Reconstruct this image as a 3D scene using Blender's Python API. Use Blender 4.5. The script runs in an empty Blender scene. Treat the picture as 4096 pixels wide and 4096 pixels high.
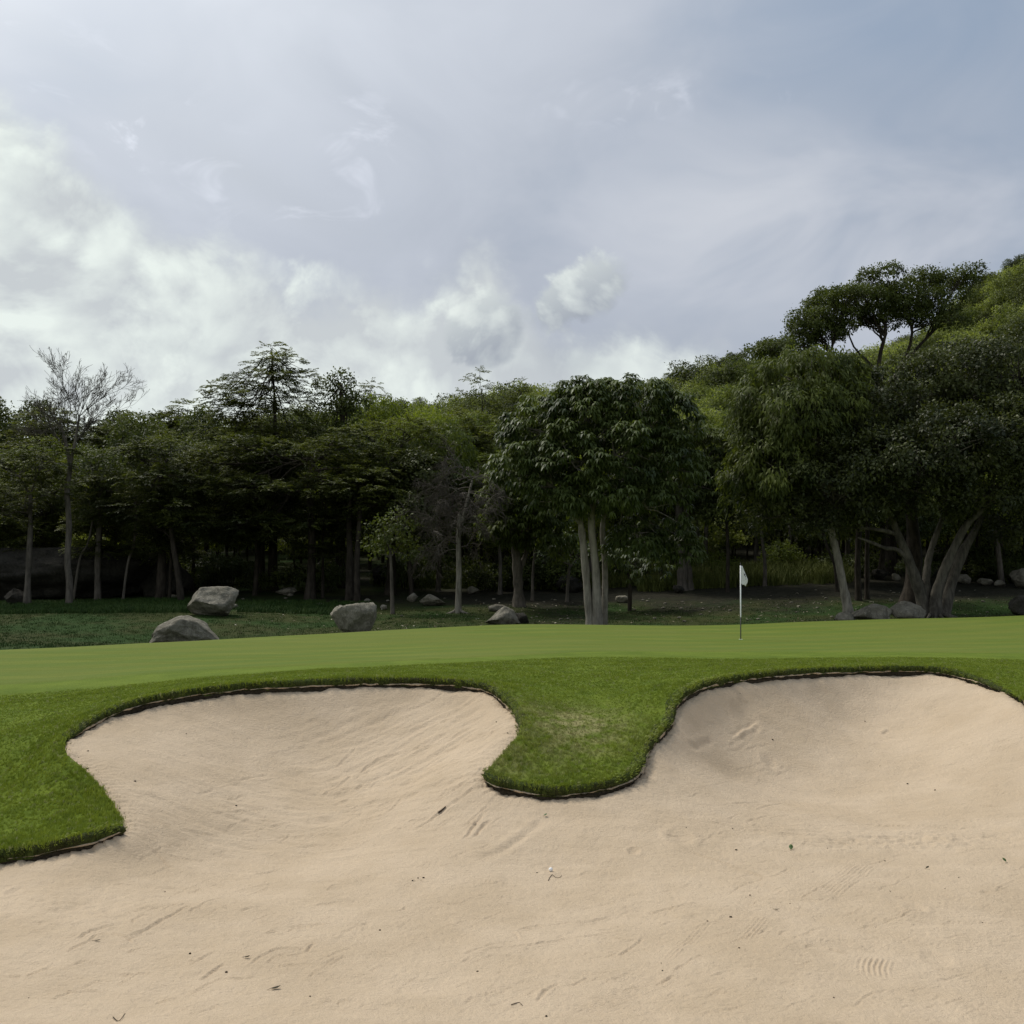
import bpy, math, random
import numpy as np
from mathutils import Vector
from mathutils.geometry import delaunay_2d_cdt

scene = bpy.context.scene
COL = scene.collection
rnd = random.Random(7)
RNG = np.random.default_rng(7)
R = math.radians

# ------------------------------------------------------------------ camera
CAMZ = 2.9                       # eye height above the bunker floor (z = 0)
PITCH = math.atan(302 / 4096)
cam_d = bpy.data.cameras.new('camera')
cam_d.sensor_width = 36.0; cam_d.lens = 36.0
cam_d.clip_start = 0.1; cam_d.clip_end = 3000
cam = bpy.data.objects.new('camera', cam_d)
cam.location = (0, 0, CAMZ); cam.rotation_euler = (math.pi / 2 + PITCH, 0, 0)
COL.objects.link(cam); scene.camera = cam

# ------------------------------------------------------------------ light
SUN_AZ, SUN_EL = R(-46), R(56)    # front left of the camera, behind thin cloud
SUN = Vector((math.sin(SUN_AZ) * math.cos(SUN_EL), math.cos(SUN_AZ) * math.cos(SUN_EL), math.sin(SUN_EL)))
sun_d = bpy.data.lights.new('sun', 'SUN')
sun_d.energy = 2.35; sun_d.angle = R(12); sun_d.color = (1.0, 0.95, 0.86)
sun_o = bpy.data.objects.new('sun', sun_d); COL.objects.link(sun_o)
sun_o.rotation_euler = SUN.to_track_quat('Z', 'Y').to_euler()
scene.view_settings.view_transform = 'Standard'
scene.view_settings.look = 'None'
scene.view_settings.exposure = 0.0
scene.view_settings.gamma = 1.0
scene.view_settings.use_curve_mapping = False
scene.cycles.max_bounces = 6
scene.cycles.diffuse_bounces = 3
scene.cycles.glossy_bounces = 2
scene.cycles.transmission_bounces = 4
scene.cycles.transparent_max_bounces = 4
scene.cycles.use_denoising = True
scene.cycles.denoising_input_passes = 'RGB_ALBEDO_NORMAL'
scene.cycles.denoising_prefilter = 'NONE'
scene.cycles.sample_clamp_indirect = 4.0


def ray(px, py):
    """direction (x, z) per metre forward of a photo pixel (4096 scale)"""
    xc = (px - 2048) / 4096; yc = (2048 - py) / 4096
    y = math.cos(PITCH) - yc * math.sin(PITCH)
    z = math.sin(PITCH) + yc * math.cos(PITCH)
    return xc / y, z / y


def P(px, py, d):
    a, b = ray(px, py)
    return np.array((a * d, d, CAMZ + b * d))


def azel(px, py):
    a, b = ray(px, py)
    return math.atan2(a, 1), math.atan2(b, math.hypot(a, 1))


# ------------------------------------------------------------------ node helpers
class NT:
    def __init__(s, tree):
        s.t = tree; s.n = tree.nodes; s.l = tree.links

    def node(s, typ, ins=None, **kw):
        nd = s.n.new(typ)
        for k, v in kw.items():
            setattr(nd, k, v)
        for k, v in (ins or {}).items():
            s.put(nd.inputs[k], v)
        return nd

    def put(s, sock, v):
        if isinstance(v, bpy.types.NodeSocket):
            s.l.new(v, sock)
        elif v is not None:
            sock.default_value = v

    def m(s, op, a, b=None, c=None, clamp=False):
        nd = s.n.new('ShaderNodeMath'); nd.operation = op; nd.use_clamp = clamp
        for i, v in enumerate((a, b, c)):
            if v is not None:
                s.put(nd.inputs[i], v)
        return nd.outputs[0]

    def vm(s, op, a, b=None, scale=None):
        nd = s.n.new('ShaderNodeVectorMath'); nd.operation = op
        s.put(nd.inputs[0], a)
        if b is not None: s.put(nd.inputs[1], b)
        if scale is not None: s.put(nd.inputs[3], scale)
        return nd.outputs['Value'] if op in ('DOT_PRODUCT', 'LENGTH', 'DISTANCE') else nd.outputs[0]

    def noise(s, vec, scale, detail=4, rough=0.55, dist=0.0, out=0, lac=2.0):
        nd = s.n.new('ShaderNodeTexNoise')
        s.put(nd.inputs['Vector'], vec)
        nd.inputs['Scale'].default_value = scale; nd.inputs['Detail'].default_value = detail
        nd.inputs['Roughness'].default_value = rough; nd.inputs['Distortion'].default_value = dist
        nd.inputs['Lacunarity'].default_value = lac
        return nd.outputs[out]

    def smooth(s, x, lo, hi, a=0.0, b=1.0):
        nd = s.n.new('ShaderNodeMapRange'); nd.interpolation_type = 'SMOOTHSTEP'
        s.put(nd.inputs[0], x); nd.inputs[1].default_value = lo; nd.inputs[2].default_value = hi
        nd.inputs[3].default_value = a; nd.inputs[4].default_value = b
        return nd.outputs[0]

    def mix(s, f, a, b, typ='RGBA', blend='MIX'):
        nd = s.n.new('ShaderNodeMix'); nd.data_type = typ
        if typ == 'RGBA': nd.blend_type = blend
        i = {'RGBA': (6, 7, 2), 'FLOAT': (2, 3, 0), 'VECTOR': (4, 5, 1)}[typ]
        s.put(nd.inputs[0], f)
        for k, v in ((i[0], a), (i[1], b)):
            if isinstance(v, tuple) and typ == 'RGBA' and len(v) == 3: v = (*v, 1)
            s.put(nd.inputs[k], v)
        return nd.outputs[i[2]]

    def ramp(s, fac, stops, interp='LINEAR'):
        nd = s.n.new('ShaderNodeValToRGB'); cr = nd.color_ramp; cr.interpolation = interp
        while len(cr.elements) < len(stops): cr.elements.new(0.5)
        for e, (p, c) in zip(cr.elements, stops):
            e.position = p; e.color = (*c, 1) if isinstance(c, tuple) else (c, c, c, 1)
        s.put(nd.inputs[0], fac)
        return nd.outputs[0]


# ------------------------------------------------------------------ sky
world = bpy.data.worlds.new('World'); scene.world = world; world.use_nodes = True
w = NT(world.node_tree); w.n.clear()
tc = w.n.new('ShaderNodeTexCoord').outputs['Generated']
sx = w.n.new('ShaderNodeSeparateXYZ'); w.put(sx.inputs[0], tc)
X, Y, Z = sx.outputs
AZ = w.m('ARCTAN2', X, Y); EL = w.m('ARCSINE', Z)
sky = w.n.new('ShaderNodeTexSky'); sky.sky_type = 'NISHITA'; sky.sun_disc = False
sky.sun_elevation = SUN_EL; sky.sun_rotation = SUN_AZ; sky.air_density = 1.0; sky.dust_density = 1.6
blue = w.vm('SCALE', sky.outputs[0], scale=0.085)
flat = w.n.new('ShaderNodeCombineXYZ')          # clouds lie flat: stretch the noise along the horizon
w.put(flat.inputs[0], X); w.put(flat.inputs[1], Y); w.put(flat.inputs[2], w.m('MULTIPLY', Z, 1.7))
FV = flat.outputs[0]
sdot = w.m('MAXIMUM', w.vm('DOT_PRODUCT', tc, tuple(SUN)), 0.0)


def blob(px, py, rx, ry, rot=0.0):
    """soft patch of cloud cover centred on a direction of the sky"""
    a, e = azel(px, py)
    u = w.m('SUBTRACT', AZ, a); v = w.m('SUBTRACT', EL, e)
    c, s = math.cos(rot), math.sin(rot)
    uu = w.m('ADD', w.m('MULTIPLY', u, c), w.m('MULTIPLY', v, s))
    vv = w.m('SUBTRACT', w.m('MULTIPLY', v, c), w.m('MULTIPLY', u, s))
    q = w.m('ADD', w.m('POWER', w.m('DIVIDE', uu, rx / 4096), 2.0), w.m('POWER', w.m('DIVIDE', vv, ry / 4096), 2.0))
    return w.m('EXPONENT', w.m('MULTIPLY', q, -1.0))


# high thin veil of grey-lavender stratus over blue
n_big = w.noise(FV, 1.9, 2, 0.5, 0.4)
n_mid = w.noise(FV, 5.5, 4, 0.55, 0.6)
cover = w.m('ADD', w.m('MULTIPLY', n_big, 0.9), w.m('MULTIPLY', n_mid, 0.45))
east = w.smooth(AZ, 0.0, 0.55)                  # the veil thins out towards the right
high = w.smooth(EL, 0.25, 0.55)
cover = w.m('SUBTRACT', cover, w.m('MULTIPLY', east, w.m('ADD', 0.22, w.m('MULTIPLY', high, 0.14))))
veil_a = w.smooth(cover, 0.20, 0.75, 0.20, 0.97)
veil_c = w.mix(n_mid, (0.36, 0.40, 0.475), (0.55, 0.59, 0.67))
base = w.mix(veil_a, w.mix(0.62, blue, (0.30, 0.405, 0.54)), veil_c)
# soft lighter sheets
sheet = w.m('ADD', w.m('ADD', blob(2900, 800, 560, 210, 0.12), blob(3150, 1120, 700, 240, 0.1)),
            w.m('MULTIPLY', blob(3250, 430, 420, 70, 0.05), 0.5))
sheet = w.m('MULTIPLY', sheet, w.smooth(n_mid, 0.3, 0.72))
base = w.mix(w.m('MULTIPLY', sheet, 0.75, clamp=True), base, (0.60, 0.63, 0.69))
# torn wisps
wn = w.noise(w.vm('ADD', FV, (3.1, 0.4, 1.7)), 11.0, 4, 0.62, 1.2)
wsp = w.m('MULTIPLY', w.smooth(wn, 0.52, 0.74), w.m('ADD', w.m('ADD', blob(1380, 680, 180, 240, -0.2), w.m('MULTIPLY', blob(650, 560, 620, 150, -0.4), 0.9)),
          w.m('ADD', blob(2650, 410, 420, 70), blob(2300, 400, 60, 60))))
base = w.mix(w.m('MULTIPLY', wsp, 0.8, clamp=True), base, (0.72, 0.76, 0.86))
# dark streak under the bright corner
drk = w.m('MULTIPLY', blob(700, 520, 700, 75, -0.42), w.smooth(n_mid, 0.3, 0.7))
base = w.mix(w.m('MULTIPLY', drk, 0.6, clamp=True), base, (0.40, 0.44, 0.50))
# light scattered round the hidden sun
glow = w.m('ADD', w.m('MULTIPLY', w.m('POWER', sdot, 8.0), 1.15), w.m('MULTIPLY', w.m('POWER', sdot, 50.0), 0.6))
base = w.vm('ADD', base, w.vm('SCALE', (0.98, 1.0, 0.97), scale=w.m('MULTIPLY', glow, w.smooth(n_big, 0.2, 0.75, 0.65, 1.1))))

# cumulus bank on the left, sinking towards the hill on the right
EDGE = [(-2600, 700), (-900, 480), (-300, 330), (0, 400), (210, 600), (430, 760), (640, 900), (800, 1020), (1010, 1110), (1170, 1190), (1360, 1215),
        (1540, 1260), (1740, 1245), (1860, 1165), (1950, 1140), (2040, 1190), (2110, 1250), (2200, 1420), (2500, 1470), (3000, 1560), (4200, 1700), (6500, 1500)]
stops = []
for px, py in EDGE:
    a, e = azel(px, py)
    stops.append(((a + math.pi) / (2 * math.pi), max(0.0, e)))
stops = [(0.0, 0.25)] + stops + [(1.0, 0.25)]
edge = w.ramp(w.m('DIVIDE', w.m('ADD', AZ, math.pi), 2 * math.pi), stops, 'LINEAR')
CV = w.n.new('ShaderNodeCombineXYZ'); w.put(CV.inputs[0], X); w.put(CV.inputs[1], Y); w.put(CV.inputs[2], w.m('MULTIPLY', Z, 1.15)); CV = CV.outputs[0]
n_fin = w.noise(CV, 21.0, 4, 0.6, 0.5)
puffc = w.noise(CV, 6.5, 6, 0.6, 0.3, 1)                      # colour: three fields in one
sp = w.n.new('ShaderNodeSeparateXYZ'); w.put(sp.inputs[0], puffc)
PUFF = sp.outputs[0]
vor = w.n.new('ShaderNodeTexVoronoi'); vor.feature = 'F1'
w.put(vor.inputs['Vector'], w.vm('ADD', CV, w.vm('SCALE', w.vm('SUBTRACT', puffc, (0.5, 0.5, 0.5)), scale=0.20)))
vor.inputs['Scale'].default_value = 13.0; vor.inputs['Detail'].default_value = 1.0
vor.inputs['Roughness'].default_value = 0.5


def cumulus(inside, soft, amp):
    d = w.m('ADD', inside, w.m('MULTIPLY', w.m('SUBTRACT', PUFF, 0.5), amp))
    d = w.m('ADD', d, w.m('MULTIPLY', w.m('SUBTRACT', 0.42, vor.outputs['Distance']), amp * 0.42))
    d = w.m('ADD', d, w.m('MULTIPLY', w.m('SUBTRACT', n_fin, 0.5), amp * 0.55))
    return w.smooth(d, 0.0, soft)


ins = w.m('ADD', w.m('SUBTRACT', edge, EL), w.smooth(AZ, -0.40, -0.05, 0.048, 0.058))
cum = cumulus(ins, 0.055, 0.085)
lit = w.m('SUBTRACT', PUFF, w.noise(w.vm('ADD', CV, tuple(SUN * 0.04)), 6.5, 3, 0.6, 0.3))
lit = w.m('ADD', w.m('ADD', 0.70, w.m('MULTIPLY', w.m('SUBTRACT', n_fin, 0.5), 0.55)), w.m('ADD', w.m('MULTIPLY', lit, 4.6), w.m('MULTIPLY', w.m('SUBTRACT', 0.40, vor.outputs['Distance']), 0.9)))
west = w.smooth(AZ, 0.02, -0.42)
lit = w.m('ADD', lit, w.m('ADD', w.m('MULTIPLY', west, 0.34), -0.12), clamp=True)
cum_c = w.mix(lit, (0.58, 0.62, 0.645), (0.83, 0.90, 0.86))
# greyer bases towards the horizon
low = w.m('MULTIPLY', w.smooth(w.m('ADD', EL, w.m('MULTIPLY', n_mid, 0.12)), 0.30, 0.16), w.smooth(AZ, -0.30, 0.10, 0.0, 0.85))
cum_c = w.mix(w.m('MULTIPLY', low, 0.6), cum_c, (0.52, 0.555, 0.615))
base = w.mix(cum, base, cum_c)

# two separate towers over the centre: lit crowns, grey bellies
for (px, py, rx, ry, rot, sc) in ((1950, 1320, 270, 200, 0.5, 1.0), (2270, 1205, 320, 170, 0.45, 1.0)):
    b_ = blob(px, py, rx, ry, rot)
    t = cumulus(w.m('SUBTRACT', w.m('MULTIPLY', b_, 0.15), 0.055), 0.030, 0.12)
    a, e = azel(px, py)
    t = w.m('MULTIPLY', t, w.smooth(w.m('SUBTRACT', EL, e), -0.080, -0.03))
    sh = w.m('ADD', w.m('MULTIPLY', w.m('SUBTRACT', AZ, a), -4.5), w.m('MULTIPLY', w.m('SUBTRACT', EL, e), 10.0))
    sh = w.m('ADD', w.m('ADD', 0.74, sh), w.m('MULTIPLY', w.m('SUBTRACT', lit, 0.6), 0.75), clamp=True)
    tcol = w.mix(sh, (0.33, 0.365, 0.43), (0.80, 0.86, 0.83))
    base = w.mix(w.m('MULTIPLY', t, 0.95), base, tcol)
# grey shelf below them
shelf = w.m('MULTIPLY', w.m('ADD', blob(2450, 1420, 480, 110, 0.05), w.m('MULTIPLY', blob(760, 1400, 200, 60), 0.5)), w.smooth(n_mid, 0.25, 0.7))
base = w.mix(w.m('MULTIPLY', shelf, 0.75, clamp=True), base, (0.41, 0.45, 0.505))
# below the horizon the sky simply goes on
bg = w.n.new('ShaderNodeBackground'); w.put(bg.inputs[0], base); bg.inputs[1].default_value = 1.0
wo = w.n.new('ShaderNodeOutputWorld'); w.l.new(bg.outputs[0], wo.inputs[0])
world.cycles.sampling_method = 'MANUAL'; world.cycles.sample_map_resolution = 512

# ------------------------------------------------------------------ object helpers
def tag(o, label=None, cat=None, group=None, kind=None):
    for k, v in (('label', label), ('category', cat), ('group', group), ('kind', kind)):
        if v is not None: o[k] = v
    return o


def mesh_np(name, verts, faces, mats=(), tint=None, smooth=False, mat_idx=None):
    """verts (N,3); faces: list of (M,3)/(M,4) index arrays"""
    me = bpy.data.meshes.new(name)
    verts = np.asarray(verts, np.float32)
    fs = [np.asarray(f, np.int32) for f in faces if len(f)]
    nl = sum(f.size for f in fs); nf = sum(len(f) for f in fs)
    me.vertices.add(len(verts)); me.vertices.foreach_set('co', verts.ravel())
    me.loops.add(nl); me.polygons.add(nf)
    me.loops.foreach_set('vertex_index', np.concatenate([f.ravel() for f in fs]))
    tot = np.concatenate([np.full(len(f), f.shape[1], np.int32) for f in fs])
    st = np.concatenate([[0], np.cumsum(tot)[:-1]]).astype(np.int32)
    me.polygons.foreach_set('loop_start', st); me.polygons.foreach_set('loop_total', tot)
    if mat_idx is not None: me.polygons.foreach_set('material_index', np.asarray(mat_idx, np.int32))
    if smooth: me.polygons.foreach_set('use_smooth', np.ones(nf, bool))
    for m_ in mats: me.materials.append(m_)
    if tint is not None:
        a = me.attributes.new('tint', 'FLOAT', 'POINT'); a.data.foreach_set('value', np.asarray(tint, np.float32))
    me.update(calc_edges=True)
    return me


def obj(name, me, parent=None, loc=None):
    o = bpy.data.objects.new(name, me); COL.objects.link(o)
    if parent is not None: o.parent = parent
    if loc is not None: o.location = loc
    return o


def smoothstep(x, a, b):
    t = np.clip((np.asarray(x, float) - a) / (b - a), 0, 1)
    return t * t * (3 - 2 * t)


_perm = np.random.default_rng(3).permutation(4096)


def vnoise(x, y, seed=0):
    """cheap smooth 2-D value noise in [-1, 1]"""
    x = np.asarray(x, float); y = np.asarray(y, float)
    xi = np.floor(x).astype(int); yi = np.floor(y).astype(int)
    fx = x - xi; fy = y - yi
    fx = fx * fx * (3 - 2 * fx); fy = fy * fy * (3 - 2 * fy)
    def h(a, b): return _perm[(_perm[(a + seed * 57) & 4095] + b * 31) & 4095] / 2047.5 - 1
    return (h(xi, yi) * (1 - fx) + h(xi + 1, yi) * fx) * (1 - fy) + (h(xi, yi + 1) * (1 - fx) + h(xi + 1, yi + 1) * fx) * fy


def fbm2(x, y, oct=4, seed=0):
    s = 0; a = 0.5
    for i in range(oct):
        s = s + a * vnoise(x, y, seed + i); x = x * 2.03 + 11.3; y = y * 2.03 + 5.1; a *= 0.5
    return s


def catmull(pts, per=8):
    p = np.asarray(pts, float); out = []
    n = len(p)
    for i in range(n - 1):
        p0 = p[max(i - 1, 0)]; p1 = p[i]; p2 = p[i + 1]; p3 = p[min(i + 2, n - 1)]
        for k in range(per):
            t = k / per
            out.append(0.5 * ((2 * p1) + (-p0 + p2) * t + (2 * p0 - 5 * p1 + 4 * p2 - p3) * t * t + (-p0 + 3 * p1 - 3 * p2 + p3) * t ** 3))
    out.append(p[-1])
    return np.array(out)


class TPS:
    """thin plate spline height through scattered points"""
    def __init__(s, pts, lam=0.002):
        pts = np.asarray(pts, float); s.c = pts[:, :2]; n = len(pts)
        d2 = ((s.c[:, None] - s.c[None]) ** 2).sum(-1)
        K = np.where(d2 > 0, 0.5 * d2 * np.log(np.maximum(d2, 1e-12)), 0) + lam * np.eye(n)
        Q = np.hstack([np.ones((n, 1)), s.c])
        A = np.block([[K, Q], [Q.T, np.zeros((3, 3))]])
        s.w = np.linalg.solve(A, np.concatenate([pts[:, 2], np.zeros(3)]))

    def __call__(s, x, y):
        x = np.asarray(x, float); y = np.asarray(y, float); sh = x.shape
        x = x.ravel(); y = y.ravel(); out = np.empty(len(x)); n = len(s.c)
        for i in range(0, len(x), 40000):
            xs = x[i:i + 40000]; ys = y[i:i + 40000]
            d2 = (xs[:, None] - s.c[:, 0]) ** 2 + (ys[:, None] - s.c[:, 1]) ** 2
            out[i:i + 40000] = (0.5 * d2 * np.log(np.maximum(d2, 1e-12))) @ s.w[:n] + s.w[n] + s.w[n + 1] * xs + s.w[n + 2] * ys
        return out.reshape(sh)


# ------------------------------------------------------------------ bunker outline (sand meets turf)
LIP_PX = [(0, 3460, 10.4), (254, 3418, 10.5), (382, 3382, 10.65), (456, 3350, 10.8), (488, 3333, 10.95), (490, 3297, 11.15), (470, 3254, 11.4),
          (424, 3180, 11.85), (350, 3095, 12.35), (276, 3032, 12.75), (258, 3000, 13.0), (271, 2968, 13.25), (318, 2936, 13.55), (424, 2883, 14.1),
          (562, 2837, 14.6), (742, 2803, 15.0), (954, 2777, 15.4), (1187, 2762, 15.7), (1441, 2752, 15.95), (1696, 2752, 16.1), (1866, 2762, 15.95),
          (1961, 2783, 15.6), (2025, 2826, 15.0), (2067, 2875, 14.4), (2082, 2917, 13.9), (2067, 2957, 13.55), (2014, 3021, 13.15), (1961, 3085, 12.8),
          (1950, 3116, 12.65), (1972, 3148, 12.5), (2025, 3170, 12.4), (2120, 3190, 12.3), (2226, 3201, 12.25), (2332, 3190, 12.3), (2438, 3170, 12.45),
          (2533, 3127, 12.75), (2565, 3074, 13.1), (2586, 3021, 13.5), (2629, 2968, 13.9), (2675, 2915, 14.3), (2688, 2862, 14.7), (2703, 2830, 15.0),
          (2756, 2788, 15.5), (2841, 2758, 16.0), (2968, 2734, 16.6), (3138, 2716, 17.2), (3307, 2706, 17.7), (3498, 2700, 18.0), (3646, 2698, 18.1),
          (3774, 2706, 17.9), (3922, 2740, 17.1), (4028, 2780, 16.3), (4096, 2815, 15.6)]
lip3 = [P(*q) for q in LIP_PX]
left_ext = [np.array((-9.8, 6.6, 0.75)), np.array((-9.4, 8.6, 0.45)), np.array((-8.2, 9.7, 0.2)), np.array((-6.6, 10.15, 0.1))]
right_ext = [P(4200, 2880, 14.9), P(4420, 3010, 13.7), np.array((8.5, 12.0, 0.72)), np.array((9.5, 9.8, 0.66)), np.array((10.0, 7.2, 0.72))]
front = [np.array((8.6, 4.2, 1.05)), np.array((5.0, 3.1, 1.15)), np.array((0.5, 2.6, 1.2)), np.array((-4.5, 3.0, 1.15)), np.array((-8.2, 4.4, 1.0))]
ring = left_ext + lip3 + right_ext + front
loop = catmull([ring[-1]] + ring + [ring[0], ring[1]], 8)[8:-8]
# even spacing along the outline
seg = np.linalg.norm(np.diff(np.vstack([loop, loop[:1]]), axis=0), axis=1); cum_s = np.concatenate([[0], np.cumsum(seg)])
NS = int(cum_s[-1] / 0.05)
tt = np.linspace(0, cum_s[-1], NS, endpoint=False)
lc = np.vstack([loop, loop[:1]])
LIP = np.stack([np.interp(tt, cum_s, lc[:, k]) for k in range(3)], 1)
_tan = np.roll(LIP, -3, 0) - np.roll(LIP, 3, 0); _tan[:, 2] = 0; _tan /= np.linalg.norm(_tan, axis=1)[:, None]
LNRM = np.stack([_tan[:, 1], -_tan[:, 0], 0 * _tan[:, 0]], 1)          # points into the sand
_area = 0.5 * np.sum(LIP[:, 0] * np.roll(LIP[:, 1], -1) - np.roll(LIP[:, 0], -1) * LIP[:, 1])
if _area > 0: LNRM = -LNRM
_face = smoothstep(-LNRM[:, 1], -0.45, 0.55)
LH = 0.022 + 0.12 * _face + 0.012 * fbm2(tt * 1.3, tt * 0, 3, 5)
for _ in range(30): LH = (np.roll(LH, 1) + LH * 2 + np.roll(LH, -1)) / 4

POLY = LIP[:, :2].copy()


def in_poly(x, y, poly):
    x = np.asarray(x); y = np.asarray(y); ins_ = np.zeros(x.shape, bool); n = len(poly)
    for i in range(n):
        x1, y1 = poly[i]; x2, y2 = poly[(i + 1) % n]
        if y1 == y2: continue
        c = ((y1 > y) != (y2 > y)) & (x < (x2 - x1) * (y - y1) / (y2 - y1) + x1)
        ins_ ^= c
    return ins_


def poly_dist(x, y, step=2):
    q = POLY[::step]; out = np.empty(len(x)); idx = np.empty(len(x), int)
    for i in range(0, len(x), 20000):
        d2 = (x[i:i + 20000, None] - q[:, 0]) ** 2 + (y[i:i + 20000, None] - q[:, 1]) ** 2
        j = d2.argmin(1); idx[i:i + 20000] = j * step; out[i:i + 20000] = np.sqrt(d2[np.arange(len(j)), j])
    return out, idx


# ------------------------------------------------------------------ heights
sand_pts = [tuple(p) for p in LIP[::14]]
for q in [(300, 4000, 7.3), (1200, 4000, 7.2), (2048, 4050, 7.0), (3000, 4000, 7.2), (3900, 4000, 7.3), (200, 3700, 8.7), (1000, 3600, 9.6), (2200, 3487, 10.5),
          (3000, 3600, 9.6), (3900, 3600, 9.5), (700, 3420, 11.0), (1300, 3380, 11.7), (1900, 3330, 11.4), (1200, 3200, 13.1), (1250, 3000, 14.6), (700, 3000, 13.6),
          (1700, 3080, 13.6), (1350, 2860, 15.35), (2550, 3290, 11.7), (3300, 3250, 13.1), (3350, 3050, 15.2), (3400, 2870, 16.9), (2900, 3080, 14.3), (3900, 3150, 13.6), (3900, 2950, 15.2), (2900, 2900, 15.4)]:
    sand_pts.append(tuple(P(*q)))
for q in [(-8, 7, .25), (-6, 5, .35), (0, 5, .25), (6, 5, .3), (9, 8, .25), (9, 11, .4), (-7, 8.6, .12), (0, 3.6, .7)]: sand_pts.append(q)
SANDZ = TPS(sand_pts, 0.01)

CREST = [(-900, 2640, 22), (-400, 2625, 24), (0, 2605, 26), (500, 2582, 29), (1000, 2556, 32), (1500, 2529, 35), (2000, 2505, 38), (2350, 2508, 39), (2700, 2513, 40), (3100, 2498, 41), (3500, 2485, 42),
         (4096, 2467, 43), (4600, 2455, 43.5), (5200, 2450, 44)]
gp = [tuple(LIP[i] + np.array((0, 0, LH[i]))) for i in range(0, NS, 16)]
for q in [(100, 3230, 11.7), (100, 3080, 12.9), (0, 2900, 14.6), (250, 2850, 15.0), (-600, 3000, 13.0), (-700, 3300, 11.0), (0, 2790, 17.2), (0, 2715, 20.0), (500, 2715, 19.0),
          (0, 2650, 23), (1000, 2690, 19), (1000, 2630, 24), (2000, 2655, 20), (2000, 2600, 25), (2963, 2562, 30), (2963, 2642, 21.3), (3500, 2622, 22.5), (4000, 2610, 24), (4000, 2540, 32), (1500, 2590, 27),
          (2300, 2900, 14.1), (2330, 2820, 15.3), (2230, 3060, 13.0), (2300, 2740, 17), (4700, 2640, 22), (4700, 2720, 18)] + CREST:
    gp.append(tuple(P(*q)))
for (px, py, d) in CREST:                                             # ground drops behind the green
    a = P(px, py, d); s_ = (a[2] - CAMZ) / d
    gp.append((a[0] * (d + 4) / d, d + 4, CAMZ + s_ * (d + 4) - 0.22))
for q in [(100, 2585, 35), (100, 2500, 46), (100, 2435, 56), (100, 2405, 63), (700, 2590, 40), (850, 2468, 50), (1400, 2540, 43), (1400, 2450, 55), (1830, 2452, 54), (2020, 2498, 47),
          (2075, 2420, 58), (2380, 2506, 47), (2740, 2362, 66), (2600, 2450, 55), (3390, 2486, 48), (3720, 2470, 50), (3200, 2405, 58), (3200, 2312, 70), (3900, 2400, 58), (3900, 2325, 70),
          (300, 2350, 75), (1200, 2330, 75), (2000, 2330, 80), (-900, 2500, 45), (-900, 2400, 60), (4900, 2430, 52), (4900, 2330, 70)]:
    gp.append(tuple(P(*q)))
for x in (-70, -35, 0, 35, 70): gp.append((x, 100, CAMZ + 2.6)); gp.append((x, 120, CAMZ + 4.5))
for x in (-14, 0, 14): gp.append((x, 0, 1.25)); gp.append((x * 2, -14, 1.0))
for x in (-30, 30): gp += [(x, 12, .9), (x, 25, 1.0)]
GRZ = TPS(gp, 0.006)

RX = np.array([-400, -160, -90, -60, -30, 0, 25, 39, 52, 83, 95, 105, 117, 140, 200, 400.])
RZ = np.array([24, 24, 25, 28, 32, 34, 36, 42, 45, 46, 51, 60, 69, 79, 88, 80.])


def ground_z(x, y):
    x = np.asarray(x, float); y = np.asarray(y, float)
    near = GRZ(np.clip(x, -75, 75), np.clip(y, -16, 122))
    rz = sum(np.interp(x + o, RX, RZ) for o in (-12, -6, 0, 6, 12)) / 5
    t = smoothstep(y, 92, 235)
    far = CAMZ + 2.0 + (rz - 2) * t + fbm2(x / 26, y / 26, 3, 9) * 5.0 * smoothstep(y, 100, 150)
    far = far - 40 * smoothstep(y, 250, 420)
    k = smoothstep(y, 92, 118)
    return near * (1 - k) + far * k + fbm2(x * 0.7, y * 0.7, 2, 21) * 0.06 * smoothstep(y, 44, 52)


HITS = {}


def hit(px, py, f, d0=5.0, d1=120.0):
    """where the line of sight of a pixel meets a height field"""
    key = (round(px, 2), round(py, 2), id(f), d0, d1)
    if key in HITS: return HITS[key].copy()
    a, b = ray(px, py)
    if f is SANDZ: d1 = min(d1, 20.0)
    ds = np.arange(d0, d1, 0.05)
    z = f(a * ds, ds); s_ = CAMZ + b * ds - z
    k = np.argmax(s_ <= 0)
    d = ds[k] if s_[k] <= 0 else d1
    HITS[key] = np.array((a * d, d, float(f(np.array([a * d]), np.array([d]))[0])))
    return HITS[key].copy()


# ------------------------------------------------------------------ materials
def material(name):
    m_ = bpy.data.materials.new(name); m_.use_nodes = True
    nt = NT(m_.node_tree); nt.n.clear()
    out = nt.n.new('ShaderNodeOutputMaterial'); nt.out = out
    nt.pos = nt.n.new('ShaderNodeNewGeometry').outputs['Position']
    return m_, nt


def surf(nt, color, rough=0.9, spec=0.2, bump=None, strength=0.3, dist=0.02, **kw):
    b = nt.n.new('ShaderNodeBsdfPrincipled')
    if isinstance(color, tuple): color = (*color, 1) if len(color) == 3 else color
    nt.put(b.inputs['Base Color'], color); nt.put(b.inputs['Roughness'], rough); b.inputs['Specular IOR Level'].default_value = spec
    if bump is not None:
        bn = nt.n.new('ShaderNodeBump'); bn.inputs['Strength'].default_value = strength; bn.inputs['Distance'].default_value = dist
        nt.put(bn.inputs['Height'], bump); nt.l.new(bn.outputs[0], b.inputs['Normal'])
    for k, v in kw.items(): nt.put(b.inputs[k], v)
    nt.l.new(b.outputs[0], nt.out.inputs[0])
    return b


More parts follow.
